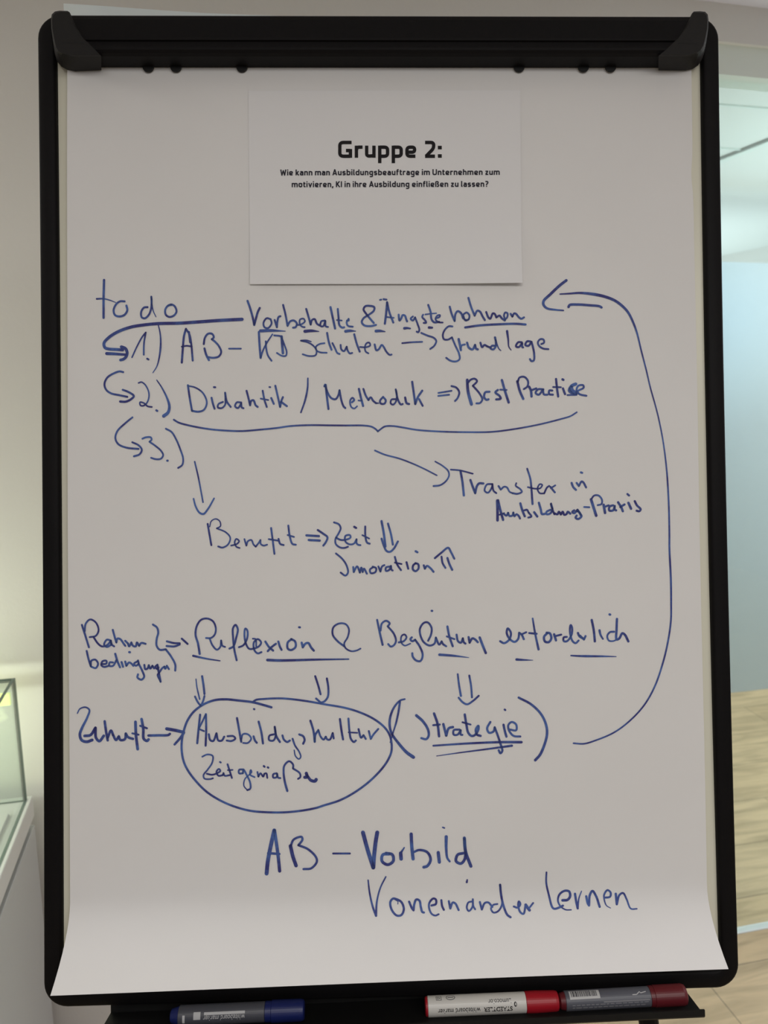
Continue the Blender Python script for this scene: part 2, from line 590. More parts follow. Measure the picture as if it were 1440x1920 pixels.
# pen tray: bent sheet metal, hung very slightly askew below the frame
MT = MB @ Matrix.Translation((0.29, 0, 0)) @ Matrix.Rotation(math.radians(0.95), 4, 'Z') @ Matrix.Translation((-0.29, 0, 0))
bm = bmesh.new()
sec = [(-0.020, -0.492), (-0.0185, -0.492), (-0.0175, -0.5075), (0.034, -0.5045), (0.034, -0.4986), (0.0358, -0.4986),
       (0.0358, -0.5046), (0.034, -0.5068), (-0.0175, -0.5098), (-0.020, -0.5085)]
A = [bm.verts.new((-0.2985, v, z)) for z, v in sec]
B = [bm.verts.new((0.2905, v, z)) for z, v in sec]
for i in range(len(sec)):
    j = (i + 1) % len(sec)
    bm.faces.new((A[i], B[i], B[j], A[j]))
bm.faces.new(A); bm.faces.new(B[::-1])
bmesh.ops.recalc_face_normals(bm, faces=bm.faces)
link_bm('pen_tray', bm, M_TRAY, easel, MT)

# legs down to the floor: two in front, one behind
WB = MB @ Vector((0, 0, 0))
for u, du in ((-0.262, -0.16), (0.262, 0.16)):
    top = MB @ Vector((u, -0.43, -0.034))
    mid = MB @ Vector((u, -0.50, -0.034))
    bot = Vector((mid.x + du, mid.y - 0.12, 0.012))
    bm = bmesh.new()
    tube(bm, top, mid, 0.0105)
    tube(bm, mid, bot, 0.0105, 0.0095)
    lg = link_bm('leg', bm, M_BLACK, easel, smooth=False)
    bm = bmesh.new(); tube(bm, (bot.x, bot.y, 0.0), (bot.x, bot.y, 0.03), 0.016, 0.012)
    link_bm('rubber_foot', bm, M_RUBBER, lg)
top = MB @ Vector((0.0, 0.10, -0.045)); bot = Vector((top.x + 0.06, top.y + 0.55, 0.012))
bm = bmesh.new(); tube(bm, top, bot, 0.0105, 0.0095)
lg = link_bm('leg', bm, M_BLACK, easel)
bm = bmesh.new(); tube(bm, (bot.x, bot.y, 0.0), (bot.x, bot.y, 0.03), 0.016, 0.012)
link_bm('rubber_foot', bm, M_RUBBER, lg)
bm = bmesh.new(); box(bm, -0.05, 0.05, 0.05, 0.15, -0.06, -0.022, 0.004)
link_bm('leg_bracket', bm, M_BLACK, easel, MB)

# ------------------------------------------------------------------ the paper pad
pad_base = MB @ Vector((0, -0.457, 0.046))
pad = thing('flip_chart_pad', pad_base, 'white flip chart paper pad with blue handwritten notes, hanging from the black clamp bar', 'paper pad')


def grid_sheet(uL, uR, vB, vT, hf, off, nu=40, nv=120):
    b = bmesh.new()
    rows = []
    for j in range(nv + 1):
        f = j / nv
        row = []
        for i in range(nu + 1):
            g = i / nu
            v = vB(g) + (vT(g) - vB(g)) * f
            u = uL(v) + (uR(v) - uL(v)) * g
            row.append(b.verts.new((u, v, hf(u, v) + off)))
        rows.append(row)
    for j in range(nv):
        for i in range(nu):
            b.faces.new((rows[j][i], rows[j][i + 1], rows[j + 1][i + 1], rows[j + 1][i]))
    return b


def solid(o, t):
    md = o.modifiers.new('thickness', 'SOLIDIFY')
    md.thickness = t
    md.offset = -1
    md.use_rim = False


def edgeL(v):
    return -0.3238 + 0.0026 * max(0.0, v) ** 1.5 / 0.28


def edgeR(v):
    return 0.3196 + 0.0016 * max(0.0, v) / 0.42 - 0.0035 * math.exp(-((v - 0.335) / 0.016) ** 2) * 0.5


def edgeB(g):
    return -0.4590 + 0.0035 * g * 0.9


bm = grid_sheet(edgeL, edgeR, edgeB, lambda g: 0.470, sheet_h, 0.0)
top_sheet = link_bm('top_sheet', bm, M_PAPER, pad, MB, 'top sheet covered in blue handwriting, curling forward at the foot', smooth=True)
solid(top_sheet, 0.0002)
bm = grid_sheet(lambda v: edgeL(v) + 0.0012, lambda v: edgeR(v) - 0.0012 + 0.0015 * (v > 0.42),
                lambda g: edgeB(g) + 0.006, lambda g: 0.470, sheet_h, -0.0012, 30, 80)
o = link_bm('under_sheet', bm, M_PAPER, pad, MB, smooth=True)
solid(o, 0.0002)
# page folded over the back of the board, its corner showing above the clamp bar
bm = bmesh.new()
rows = []
cT = [(115.0, 5.0), (119, 6.5), (200, 11.5), (300, 19), (385, 24.5), (700, 37), (1290, 45)]
for x, y in cT:
    p = bp(x, y, -0.030)
    row = []
    for k in range(13):
        f = k / 12
        row.append(bm.verts.new((p.x - (0.004 * f if x < 117 else 0), p.y - 0.55 * f, -0.030 - 0.012 * math.sin(min(1, f * 4) * math.pi / 2) - (0.007 if x < 117 else 0))))
    rows.append(row)
for a, b in zip(rows, rows[1:]):
    for k in range(12):
        bm.faces.new((a[k], a[k + 1], b[k + 1], b[k]))
o = link_bm('flipped_page', bm, M_BACKPAGE, pad, MB, 'page turned over the back, its pale corner above the bar', smooth=True)
solid(o, 0.0002)

# ------------------------------------------------------------------ handwriting
# Each block: (x0, y0, scale) of the place on the sheet the strokes were measured in; then (words, strokes).
# A stroke is "width[-width][-width]; x,y x,y | x,y ..." and | marks a sharp turn of the pen.
HAND = [
 ((170, 510, 6), 'words to do', '''
26; 150,90 148,180 145,300 145,420 145,515
20-8; 68,302 140,300 210,315 283,343
22-24; 382,330 330,330 285,365 258,430 275,485 325,500 380,482 412,430 402,378
22; 640,395 600,400 568,450 575,510 610,520 655,480 680,410 685,330 682,278
20-9; 683,278 688,360 705,440 735,505
22; 905,370 875,375 840,420 845,480 885,505 935,490 965,445 945,385 905,365 872,380'''),
 ((170, 510, 6), 'long curved arrow from the list to the word Vorbehalte', '''
36-34-32; 1703,532 1440,545 1200,562 1000,575 760,580 600,595 450,620 300,675 200,740 150,800 160,850 200,865 300,872 360,877
34-26; 180,917 260,920 400,930
34-30; 345,842 390,860 410,905 400,950 370,980 335,990'''),
 ((170, 510, 6), 'number 1', '''
16-20; 465,960 520,840 580,730 620,680 | 600,800 597,930
22; 636,975 650,983
12-22-10; 755,575 780,680 788,800 775,940 745,1060 700,1133'''),
 ((170, 510, 6), 'letters AB and dash', '''
24; 1025,1018 1035,880 1050,720 1072,640
22; 1075,645 1110,700 1130,800 1148,995
24; 1105,675 1120,790
18; 1025,840 1080,830 1138,838
22; 1272,810 1285,740 1320,695 1365,695 1385,735 1363,755 | 1400,785 1440,830 1468,900 1440,950 1380,965 1325,958
24; 1280,860 1300,930 1330,990
18; 1556,862 1690,862'''),
 ((400, 540, 6), 'letters KI', '''
24; 512,495 520,640 532,785
20-16; 532,785 560,700 600,620 665,520
20; 590,600 595,680 615,760 655,818
20; 685,533 740,538 768,545
28; 768,545 775,640 783,733
18; 768,555 800,640 825,720 815,762 770,762 715,730'''),
 ((400, 540, 6), 'word schulen', '''
12-18; 1100,603 1050,588 985,592
18; 985,592 1060,610 1120,645 1160,700 1150,755 1080,765 1005,745
18; 1250,620 1195,630 1155,660 1160,700 1200,722 1275,728
22; 1280,505 1300,610 1330,695
20; 1340,620 1370,680 1395,730 1420,742
20; 1432,640 1440,690 1470,710 1500,660 | 1510,700 1535,735 1562,730
22; 1585,520 1615,630 1647,715
18; 1650,663 1720,665 1765,645 1755,615 1725,620 1705,665 1715,715 1745,735
22-20; 1815,635 1835,700 1860,690 1895,640 1915,660 1950,720 1985,752 2005,748'''),
 ((600, 540, 6), 'arrow from schulen to Grundlage', '''
18; 925,620 1030,610 1150,605
20; 1140,505 1210,535 1280,560 1308,595 1285,650 1240,685'''),
 ((400, 540, 6), 'word Vorbehalte with broken underline', '''
24; 385,145 415,230 445,340 460,415 | 480,340 500,270 522,225
20; 645,350 600,340 565,390 575,440 615,450 655,400 645,350
22; 690,360 715,440 | 720,380 735,325 755,317
22; 785,190 810,290 835,425 | 865,375 905,365 940,400 925,440 897,446
18; 940,415 985,410 1030,375 1015,345 975,355 975,410 1000,435 1028,440
22; 1045,235 1070,320 1095,410 | 1110,360 1140,350 1165,400 1195,420
20; 1255,365 1215,375 1205,425 1235,430 1260,370 | 1265,430 1290,438
24; 1318,215 1345,340 1370,455
22; 1400,235 1408,320 1420,420 1450,445 1472,442
16; 1390,360 1445,365
20; 1520,350 1500,385 1515,425 1568,435
18; 1502,365 1525,365 1522,345
34-30-8; 530,482 650,478 810,485
34-30-8; 1030,487 1100,481 1188,488
32-28-8; 1488,487 1530,481 1602,485'''),
 ((600, 540, 6), 'ampersand after Vorbehalte', '''
22; 605,393 560,340 520,290 490,240 510,205 560,200 610,215 605,255 550,300 490,340 470,385 500,420 570,428 630,415'''),
 ((600, 540, 6), 'word Ängste with broken underline', '''
18; 675,133 690,130
20; 714,125 748,130
24; 755,160 745,280 730,400
22; 757,165 780,270 825,388
16; 745,325 830,335
22; 885,300 895,365 915,340 930,305 955,310 970,350 980,375
20; 1045,320 1020,345 1045,365 1070,330 | 1100,410 1118,470 1105,498 1088,490
20; 1160,300 1150,325 1180,360 1195,390 1167,392
22; 1218,190 1245,270 1255,350 1285,385 1340,380
16-12; 1185,297 1260,287 1310,283
18; 1305,340 1345,325 1350,305 1320,310 1300,350 1330,382 1380,388
32-28-10; 630,484 670,482 732,490
30-16; 950,453 980,450 1016,455
28-22; 1227,444 1262,446'''),
 ((800, 540, 6), 'word nehmen with underline', '''
22; 260,210 285,300 315,370 | 325,290 350,260 385,280 410,340
20; 410,300 430,355 470,355 480,305 450,275 415,295
20; 415,335 440,365 475,350
22; 470,110 500,210 540,310 | 570,255 600,265 630,320 655,360
22; 670,270 695,330 715,345 745,285 765,290 785,330 | 820,310 845,340 880,365
20; 885,355 870,310 885,275 910,285 905,330 885,350
22; 945,290 965,320 | 985,285 1005,290 1040,330 1065,345 1095,330
24; 434,443 600,420 800,408 1000,402 1113,410'''),
 ((800, 540, 6), 'word Grundlage', '''
20; 290,432 250,430 205,470 182,530 195,575 240,580 285,555 | 320,640 365,740 370,800 330,825 270,818 220,785
26; 360,575 375,640 385,698
20; 382,690 395,645 430,635
24; 455,615 475,670 515,690 545,640 | 555,680 575,690
22; 605,615 625,665 650,640 680,655
22; 680,655 712,668
22; 770,650 735,650 720,680 750,690 775,660 778,600 768,555
22-10; 770,555 790,630 815,685 835,703
26-10; 905,485 918,580 925,660 950,697
22; 1070,610 1030,610 1005,655 1035,665 1075,620 | 1075,660 1085,668
22; 1165,600 1130,600 1110,640 1145,650 1180,605 | 1195,660 1210,740 1205,815 1180,822 1162,800
20; 1290,630 1320,615 1315,580 1280,575 1252,610 1265,650 1310,680 1370,687'''),
 ((180, 690, 6), 'hooked arrow and number 2', '''
22; 305,46 265,38 190,65 125,110 95,180 115,245 170,285 260,305 352,324
22-26; 300,245 365,270 425,315 395,350 335,378 272,377
16-18; 478,168 510,158 550,185 590,260 595,330 570,395 530,425 500,420 495,385 540,395 580,430 628,438
24; 679,476 689,482
12-22-38; 683,135 740,220 800,340 825,430 810,500 762,540'''),
 ((180, 690, 6), 'hooked arrow and number 3', '''
20-22; 410,555 330,620 240,710 218,790 250,855 340,895 478,910
20-22; 408,835 480,870 515,920 490,970 427,993
20; 522,795 560,780 615,780 625,805 602,830 | 660,870 730,930 755,980 730,1020 670,1025 620,1010
24; 801,1042 806,1042
20; 786,683 850,720 905,810 950,920 980,1020 970,1090 924,1124'''),
 ((320, 690, 4.8), 'word Didaktik and slash', '''
18; 155,155 170,260 192,385
13-18; 155,160 220,175 290,225 325,310 300,375 250,393 192,385
17; 389,172 401,173
18; 368,268 380,320 395,366
16; 470,305 430,325 425,355 460,360 490,330 493,280 490,222
17; 490,222 505,300 540,350
17; 635,310 595,310 580,345 605,360 635,320 | 640,355 655,362
18; 683,205 700,270 715,335 | 725,295 745,290 765,335 783,350
17; 828,205 845,290 865,350
14; 810,275 878,288
18; 905,270 928,322
15; 888,171 897,172
18; 942,160 965,260 985,350 | 995,300 1010,262
18; 995,305 1046,343
13-18-14; 1235,92 1232,180 1210,290 1172,400'''),
 ((590, 690, 6), 'word Methodik', '''
24; 110,205 120,185 135,300 155,460
22; 120,200 150,285 190,340 235,350 265,310 280,250 | 300,360 325,430 345,450
22-16; 420,385 445,360 425,335 400,365 410,435 445,455 478,430
24; 498,235 520,330 545,426
16; 492,365 530,368
22; 548,235 575,310 605,360 | 630,330 660,370 690,395
20-12; 690,395 720,395
22; 765,330 735,370 745,400 785,400 800,365 770,325
20; 910,350 865,355 855,395 880,412 910,385 925,310 912,240
22; 915,250 935,350 970,410 990,405
24; 1018,332 1035,395 1062,405
24; 1097,155 1115,280 1132,405 | 1160,330 1210,255
22; 1175,350 1215,425'''),
 ((320, 690, 4.8), 'wide brace under the second line', '''
16-14; 28,465 70,490 180,520 350,550 500,563 640,567 800,555 950,540 1080,522 1250,514 1440,516 1560,517 1744,518 1808,528 1848,552 1865,570 | 1885,554 1928,526 1998,522 2095,536 2220,557 2440,572 2680,577 2893,574 3107,547 3320,507 3512,459 3600,432 3655,398'''),
 ((800, 690, 4.5), 'arrow and words Best Practice', '''
14; 99,210 210,192
14; 98,235 190,225
16; 210,152 250,165 275,205 260,255 240,278
22-26; 342,100 350,200 378,305
16; 345,130 370,100 405,90 425,110 390,150 | 400,160 450,220 470,265 450,295 420,298
18; 530,200 495,205 485,245 505,268 522,264
18; 600,185 580,205 615,235 625,258 587,265
20; 635,102 660,190 692,290
14; 620,182 675,185
20; 765,112 785,190 815,260
16; 768,120 785,80 825,75 855,110 850,155 820,178
20; 865,158 880,190 885,240
17; 890,185 925,172
17; 985,180 940,180 920,210 945,225 982,182 | 990,222 1018,225
17; 1060,190 1035,190 1035,220 1065,225
18; 1092,92 1100,170 1110,240
14; 1067,160 1133,162
18; 1150,172 1168,220
19; 1146,95 1154,100
26; 1258,135 1225,150 1205,190 1240,212 1272,208
36; 1218,165 1225,190 1252,210
14; 1188,228 1265,226
16; 1280,190 1325,165 1320,145 1280,150 1265,190 1290,220 1348,234'''),
 ((340, 850, 4.8), 'arrow pointing down to Benefit', '''
14; 120,75 150,200 175,330 195,440
14-18-14; 110,408 130,480 165,535 200,545 240,500 295,405'''),
 ((340, 850, 4.8), 'word Benefit', '''
17; 237,635 255,740 270,826
10-16; 255,660 270,610 310,590 345,610 352,655 318,675 | 400,710 440,760 420,820 370,848 332,838
14; 448,830 500,815 520,790 495,770 480,800 495,840 525,852
15; 568,772 585,830 | 600,790 630,780 650,820 670,840 | 700,800 712,780 | 715,815 740,830 772,822
17; 808,672 822,780 838,904
15; 787,772 868,785
17; 875,770 890,815 920,825
17; 963,650 975,740 1000,815 1030,822
15; 957,735 1014,752'''),
 ((340, 850, 4.8), 'double arrow from Benefit to Zeit', '''
20; 1126,738 1238,745
20; 1147,780 1246,785
18; 1228,690 1280,725 1315,755 1300,800 1278,830'''),
 ((580, 960, 4.8), 'word Zeit and double down arrow', '''
16; 222,93 265,110 282,145 265,190 235,245 240,290 280,320 320,322 348,312
16; 240,230 280,250 325,250 370,230 365,208 325,215 325,265 360,290 400,285 425,245 | 425,280 440,295 460,298
19; 404,133 421,143
17; 503,130 505,220 520,275 543,285
14; 477,208 538,238
20; 650,82 670,190 685,310
18; 708,104 735,200 752,293
18; 650,240 670,300 695,350 725,358 760,330 797,265'''),
 ((580, 960, 4.8), 'word Innovation and double up arrow', '''
16; 240,373 295,420 335,480 348,545 325,572 282,545
17; 395,495 400,540 | 430,490 455,545 | 468,500 480,540 | 492,510 518,555
17; 575,495 545,520 555,550 595,540 600,505 570,492
17; 622,490 640,535 | 655,490 675,478
17; 725,490 690,500 690,530 720,520 735,485 | 740,520 750,526
17; 770,404 790,470 825,523
15; 770,455 830,468
18; 875,452 890,510
19; 957,353 973,362
18; 955,462 935,480 932,515 955,532 982,510 980,470 955,460
18; 1030,480 1040,510 | 1060,485 1090,505 1118,538
18; 1130,415 1190,365 1250,322 1275,360 1305,420
17; 1190,402 1200,460 1225,503
19; 1243,414 1260,465 1286,520'''),
 ((690, 820, 4.8), 'long arrow to Transfer', '''
14-12; 62,118 150,155 280,190 400,235 510,285 620,342
12-16; 605,217 670,255 720,300 730,340 705,390 650,430 590,438'''),
 ((690, 820, 4.8), 'words Transfer in', '''
14; 745,290 830,298 943,327
20; 832,300 850,400 863,522
20; 922,384 945,450 965,502 | 980,440 1000,415 1038,415
16; 1110,420 1070,425 1050,480 1080,498 1115,450 1120,420 | 1130,480 1155,502
17-14; 1175,438 1195,470 | 1225,445 1250,450 1275,490 1300,502
14-17; 1335,412 1330,435 1370,465 1385,490 1345,508 1300,502
16-19; 1433,282 1461,372 1471,462 1481,600
14; 1438,448 1506,462 1551,457 1568,427 1546,422 1526,462 1546,502 1586,504
16; 1586,504 1611,452 1631,437
15; 1686,432 1646,457
17; 1641,445 1682,495
19; 1833,410 1848,448 1872,472
18; 1916,315 1928,319
18; 1878,410 1898,437 | 1923,397 1938,405 1963,450'''),
 ((910, 860, 4.8), 'words Ausbildungs-Praxis', '''
23; 107,377 110,470 110,555
21; 115,375 135,460 160,550
14; 125,505 170,490
18; 165,495 190,512 205,487 | 218,515 245,510 252,485 | 262,518 280,500 303,518 312,538
20; 315,402 335,470 355,518
17; 350,465 375,460 390,485 | 415,520 387,530
20; 440,482 468,520
20; 482,397 500,460 510,498 535,497
18; 585,460 550,480 553,500 588,490 605,450 | 590,402 605,460 622,500
19; 622,492 650,500 662,477 680,502 | 697,477 710,505 732,497 742,477 765,495
19; 800,465 782,480 800,490 830,460 | 850,490 866,518 835,543 812,530 822,512
19; 820,470 845,480 860,510
16; 890,435 936,437
24; 952,367 975,440 998,512
16; 955,362 980,332 1020,332 1050,370 1045,408 1012,418
22; 1065,415 1078,488
18; 1078,432 1110,420
19; 1150,420 1120,430 1115,465 1150,465 1165,425 | 1165,458 1178,465
20; 1195,392 1225,440 1238,473
19; 1253,412 1215,435
21; 1288,397 1312,450
18; 1279,318 1294,331
19; 1345,382 1365,420 1398,455 1385,473 1362,468'''),
 ((1000, 500, 5.143), 'arrow head at the top of the long line', '''
26-26-14; 318,132 250,185 160,270 100,330 98,365 130,400 210,415 290,422
24-22; 340,388 350,370 430,365 540,372 640,382 658,393'''),
 ((0, 0, 1), 'long curved line up the right side of the sheet', '''
2.4-5.4-4.5-3-2.6-2.5-2.6-3-3.2-3.4-3.6-3.2-3.2-3.2-3-3-3; 1050,551.3 1066,550.5 1087,549.2 1109,551 1132,555.5 1152,563 1165,572 1177,584.5 1186.7,603 1194.5,624.5 1202,655.5 1212,694.5 1219.7,727.5 1227.5,755 1234,780 1243,825 1250,880 1254,945 1255.2,1000 1255.3,1028 1258,1087 1258.5,1131 1258,1164 1252.5,1203 1243.7,1240.5 1228,1286.5 1208.7,1321 1182.5,1350 1152,1373 1114.7,1389 1095,1394.5 1075.5,1393.6'''),
 ((140, 1140, 4.8), 'words Rahmenbedingungen', '''
18; 65,152 90,230 128,353
16; 90,210 100,140 140,103 190,130 215,200 190,250 135,262
17; 170,262 210,320 245,345 290,335 320,295 290,285 265,330 290,350 330,330 | 325,290 335,330 355,345
18; 343,197 360,260 375,310 | 385,275 410,280 440,320 455,340
18; 455,295 480,320 | 490,345 510,310 | 525,340 550,345 560,310 580,340 | 600,315 638,322
18; 108,387 125,460 145,523
17; 145,525 150,475 185,465 210,500 190,540 152,530
17; 240,505 285,500 285,475 250,480 240,515 265,530 300,522
17; 345,490 315,490 312,520 345,520 375,470
19; 365,412 385,480 408,533
19; 422,487 435,528
20; 491,397 497,398
18; 455,482 465,520 | 490,490 510,500 528,520
17; 565,480 535,500 550,520 575,500 570,472
18; 575,500 610,570 625,620 600,645 565,625 570,597
18; 627,512 635,550 655,545 667,515 | 680,545 700,520 | 715,543
17; 745,510 725,530 745,550 755,535
19; 745,512 755,570 773,663
13; 770,660 745,600 765,580
17; 765,575 790,540 808,527 | 815,548 830,520 | 848,550'''),
 ((140, 1140, 4.8), 'brace and double arrow before Reflexion', '''
18; 704,149 740,175 752,220 738,280 738,340 765,375 820,372 | 870,440 905,510 905,563
18; 830,300 890,315 946,318
18; 827,342 900,345 945,328
18; 964,276 1016,323'''),
 ((140, 1140, 4.8), 'word Reflexion with underline', '''
20-17-16; 1125,413 1110,320 1088,240 1100,160 1140,105 1195,95 1245,120 1270,180 1260,240 1225,270 1182,270
16; 1215,275 1240,335 1280,375 1310,350 1318,292 | 1330,340 1353,350
20-10; 1067,430 1180,455 1308,475
18; 1393,365 1428,345 1453,270 1468,190 1448,152 1426,180 1426,270 1438,380 1458,470
17; 1478,353 1518,335 1553,270 1553,200 1536,185 1528,230 1538,310 1568,365 1598,368 1658,345 1678,310 1648,280 1613,310 1618,380 1648,408 1681,397
14; 1634,345 1628,280 1603,276
19; 1716,302 1748,350 1786,383
19; 1811,322 1768,355 1738,388
19; 1833,302 1848,350 1862,376
19; 2020,173 2027,174
19; 1953,280 1918,310 1918,365 1948,378 1988,350 1983,300 1948,280
20; 2043,312 2053,353 | 2078,320 2103,315 2128,355 2152,383
24-20-12; 1735,468 1848,472 2148,465 2466,460'''),
 ((400, 1140, 4.8), 'ampersand after Reflexion', '''
18-14; 1180,345 1120,300 1075,240 1080,175 1130,140 1190,145 1220,190 1210,260 1178,320 1190,360 1240,388 1290,382 1325,365'''),
 ((140, 1140, 4.8), 'double arrow down from Reflexion to the circle', '''
10-14; 1092,640 1100,710 1125,820
19; 1147,614 1160,700 1168,773
17; 1083,797 1110,850 1135,880 | 1155,840 1168,792'''),
 ((400, 1140, 4.8), 'second arrow down to the circle', '''
18; 917,614 945,700 965,776
18; 1022,634 1035,720 1030,800 1000,840 968,852 | 925,815'''),
 ((690, 1130, 5.538), 'word Begleitung with short underline', '''
22; 661,84 667,85
20-22; 95,178 120,300 152,437
20; 130,290 145,215 190,188 225,215 205,245 | 270,325 290,400 265,445 235,455 210,430
20-14; 320,412 370,400 400,360 380,330 350,345 345,410 380,445 440,425
21; 455,360 440,380 460,400 490,385 | 540,460 568,545 545,605 500,600 465,560 460,525
20; 625,395 655,330 660,260 620,205 580,210 540,270 545,340 580,410 640,445 690,425 705,362 | 740,435 765,402 | 780,430 812,452
22; 825,247 845,350 880,452
18; 818,350 898,378
21; 920,332 935,400 965,415 985,370 | 995,410 1012,425
22; 1045,357 1055,415 | 1085,370 1110,380 1140,410
25; 1160,362 1190,440 1223,522
26-22-6; 742,540 880,550 1048,570'''),
 ((690, 1130, 5.538), 'double arrow down to Strategie', '''
18-22; 932,742 945,850 965,968
20; 1052,757 1070,860 1080,983
20; 942,987 985,1035 1030,1055 1090,1020 1150,967'''),
 ((920, 1130, 5.143), 'word erforderlich with two underlines', '''
20; 92,372 130,390 180,355 195,290 165,248 155,290 180,345 230,378 265,350 275,290
20; 275,290 300,310 320,352
18; 300,305 343,285
16-22; 405,152 430,300 462,450
19; 372,293 443,300
22; 545,295 515,330 525,375 560,380 585,345 570,295 540,290
22; 612,305 630,363
19; 632,320 680,308
19; 735,330 705,335 705,370 735,372 780,310 785,240 772,215 765,280 790,370 820,390 848,365
21; 842,292 855,322 890,345
20; 862,318 900,355 | 915,322
22; 975,167 995,270 1005,373
22-16; 1050,267 1060,310 1083,350
22; 1147,113 1152,115
20-14; 1190,280 1150,285 1125,320 1140,365 1180,370 1208,360
22; 1218,157 1215,250 1215,355 1240,345 1270,295 1295,310 1328,373
24-16-5; 250,548 300,551 408,555
14-22-18-8; 775,510 850,514 950,516 1080,517 1210,520'''),
 ((130, 1300, 4.8), 'word Zukunft', '''
10-18-24-26; 72,180 95,140 145,125 180,150 160,220 115,310 95,370 110,420 155,436 205,420
24; 137,383 190,375 235,310 | 240,400 270,430 310,382
22; 318,252 330,340 345,423
22; 345,400 375,335 395,378 | 420,420 445,387 | 460,420 500,412 508,362 | 530,395 573,410
25; 595,257 600,380 615,502
17; 567,360 623,372
24; 650,232 665,320 670,410 700,428 713,415
18; 637,292 698,314'''),
 ((130, 1300, 4.8), 'arrow from Zukunft to the circle', '''
22; 712,380 800,378 890,375 905,365
28; 876,319 950,332 1028,350
24-20; 1030,355 1000,400 947,460'''),
 ((340, 1300, 5.538), 'circle around Ausbildungskultur', '''
24-22-22-20; 935,145 850,120 740,92 600,75 460,62 350,70 260,100 190,140 120,200 60,290 25,390 8,470 3,580 22,700 65,795 150,910 260,1020 400,1110 550,1175 720,1220 900,1235 1080,1235 1250,1218 1400,1190 1477,1165 1647,1110 1797,1030 1947,920 2077,790 2147,690 2182,600 2182,510 2162,430 2107,350 1997,265 1847,195 1697,150 1497,115 1297,80 1100,56 1000,52 860,58 775,68 748,85'''),
 ((340, 1300, 5.538), 'word Ausbildungskultur', '''
22; 195,222 180,360 165,518
22; 255,217 258,380 252,543
18; 250,225 215,300 185,360
18; 195,375 235,392
21; 285,425 300,485 330,495 365,415 | 385,490 420,490 445,450
20; 480,445 540,445 560,470 520,495 472,490
22; 578,257 600,380 622,503
18; 620,490 640,425 690,425 725,470 690,515 642,515
22; 750,447 765,490 783,513
21; 754,163 758,165
22; 803,294 830,400 848,520
20; 965,425 915,440 912,485 955,490 980,440 970,347
22; 970,350 985,440 1023,505
21; 1050,437 1065,480 1100,505 1127,490
20-12; 1155,472 1180,540 1225,610 1240,660 1220,682 1185,650 1172,590
22; 1225,427 1265,445 1280,485 1265,523
22; 1340,284 1372,390 1385,503 | 1392,430 1422,385
20; 1422,380 1447,450 1477,480 1500,450 | 1515,478 1542,480 1572,412 | 1582,468
22; 1647,267 1662,380 1679,478
21; 1735,262 1747,400 1762,475 1792,505 1812,490
16; 1737,405 1827,410
21; 1840,372 1867,460 1892,435 | 1915,473
20; 1947,392 1967,473 | 1997,425 2045,370'''),
 ((340, 1300, 5.538), 'word Zeitgemäße inside the circle', '''
17; 217,658 270,635 325,650 320,720 275,790 230,850 240,885 300,890 328,882
18; 265,835 320,845 370,830 405,805 390,785 365,815 385,855 430,850 | 438,828 | 450,855 500,850
19; 401,713 409,718
19; 480,737 500,800 525,878
15; 482,798 533,795
19; 645,790 600,795 600,830 640,830 | 645,792 680,850 715,930 715,990 685,1005
12-17; 685,1005 650,960 660,890 700,850 730,815 720,795 715,845 760,870
18; 790,817 800,865 | 822,830 850,865 862,835 | 882,830 893,878
21; 856,755 864,762
21; 898,768 903,772
19; 990,830 955,840 955,875 990,870 995,835 | 1005,875 1028,880
24-20-19; 1100,1013 1075,920 1062,820 1070,750 1120,705 1160,740 1160,780 | 1230,830 1235,870 1212,888
32; 1298,830 1305,868 1282,872
26-34; 1305,850 1345,903 1390,910 1400,895'''),
 ((520, 1300, 5.538), 'round bracket before Strategie', '''
18-24-26-34; 1323,60 1275,75 1210,150 1170,260 1170,360 1195,430 1260,520 1340,610 1413,663
22-20-8; 1273,90 1260,180 1235,300 1205,400 1185,470 1170,510'''),
 ((760, 1290, 4.235), 'word Strategie underlined twice', '''
22-17; 88,218 140,265 180,330 185,380 165,406 127,398
19; 228,202 255,280 268,383
16; 222,295 273,290
19; 302,287 325,378 | 345,320 378,310
16; 430,330 385,335 385,370 415,370 440,335 | 440,370 453,372
18; 472,210 485,290 500,355 525,380 550,375 580,330 580,300 560,330 570,370 598,380
14; 454,272 518,290
17; 675,270 650,320 665,355 700,345 710,312 | 735,380 755,440 770,500 755,518 742,495
18; 780,292 790,340 803,386
16; 789,171 794,175
16; 830,330 880,335 880,290 845,270 818,295 825,340 860,380 913,385
14-20; 222,458 500,440 750,430 922,430
6-18; 248,540 400,518 650,485 846,458'''),
 ((760, 1290, 4.235), 'round bracket after Strategie', '''
17-21; 900,76 1000,130 1080,210 1120,300 1125,370 1105,450 1070,530 1032,573'''),
 ((470, 1540, 3.349), 'letters AB and dash before Vorbild', '''
24; 148,57 125,160 108,250 100,328
20; 150,60 165,160 175,240 182,312
15; 110,200 180,205
22; 250,155 265,220 285,278
14; 250,160 270,115 320,98 325,115 300,150 | 360,175 410,225 415,255 380,295 332,300
12; 518,202 623,202'''),
 ((470, 1540, 3.349), 'word Vorbild', '''
24; 705,70 735,180 770,290 | 775,220 785,130 795,70
18; 870,205 830,210 825,250 860,272 895,250 890,210 850,200
22; 942,200 945,236
14-8; 945,195 965,165
20; 1008,80 1012,160 1020,236
14-18; 1020,195 1060,180 1110,195 1130,240 1110,280 1087,288
20; 1178,196 1185,256
9; 1206,38 1217,42
20-12; 1228,97 1228,170 1235,230 1250,252
17; 1335,200 1300,210 1290,250 1320,265 1345,235 1342,105
19; 1342,105 1350,190 1383,282'''),
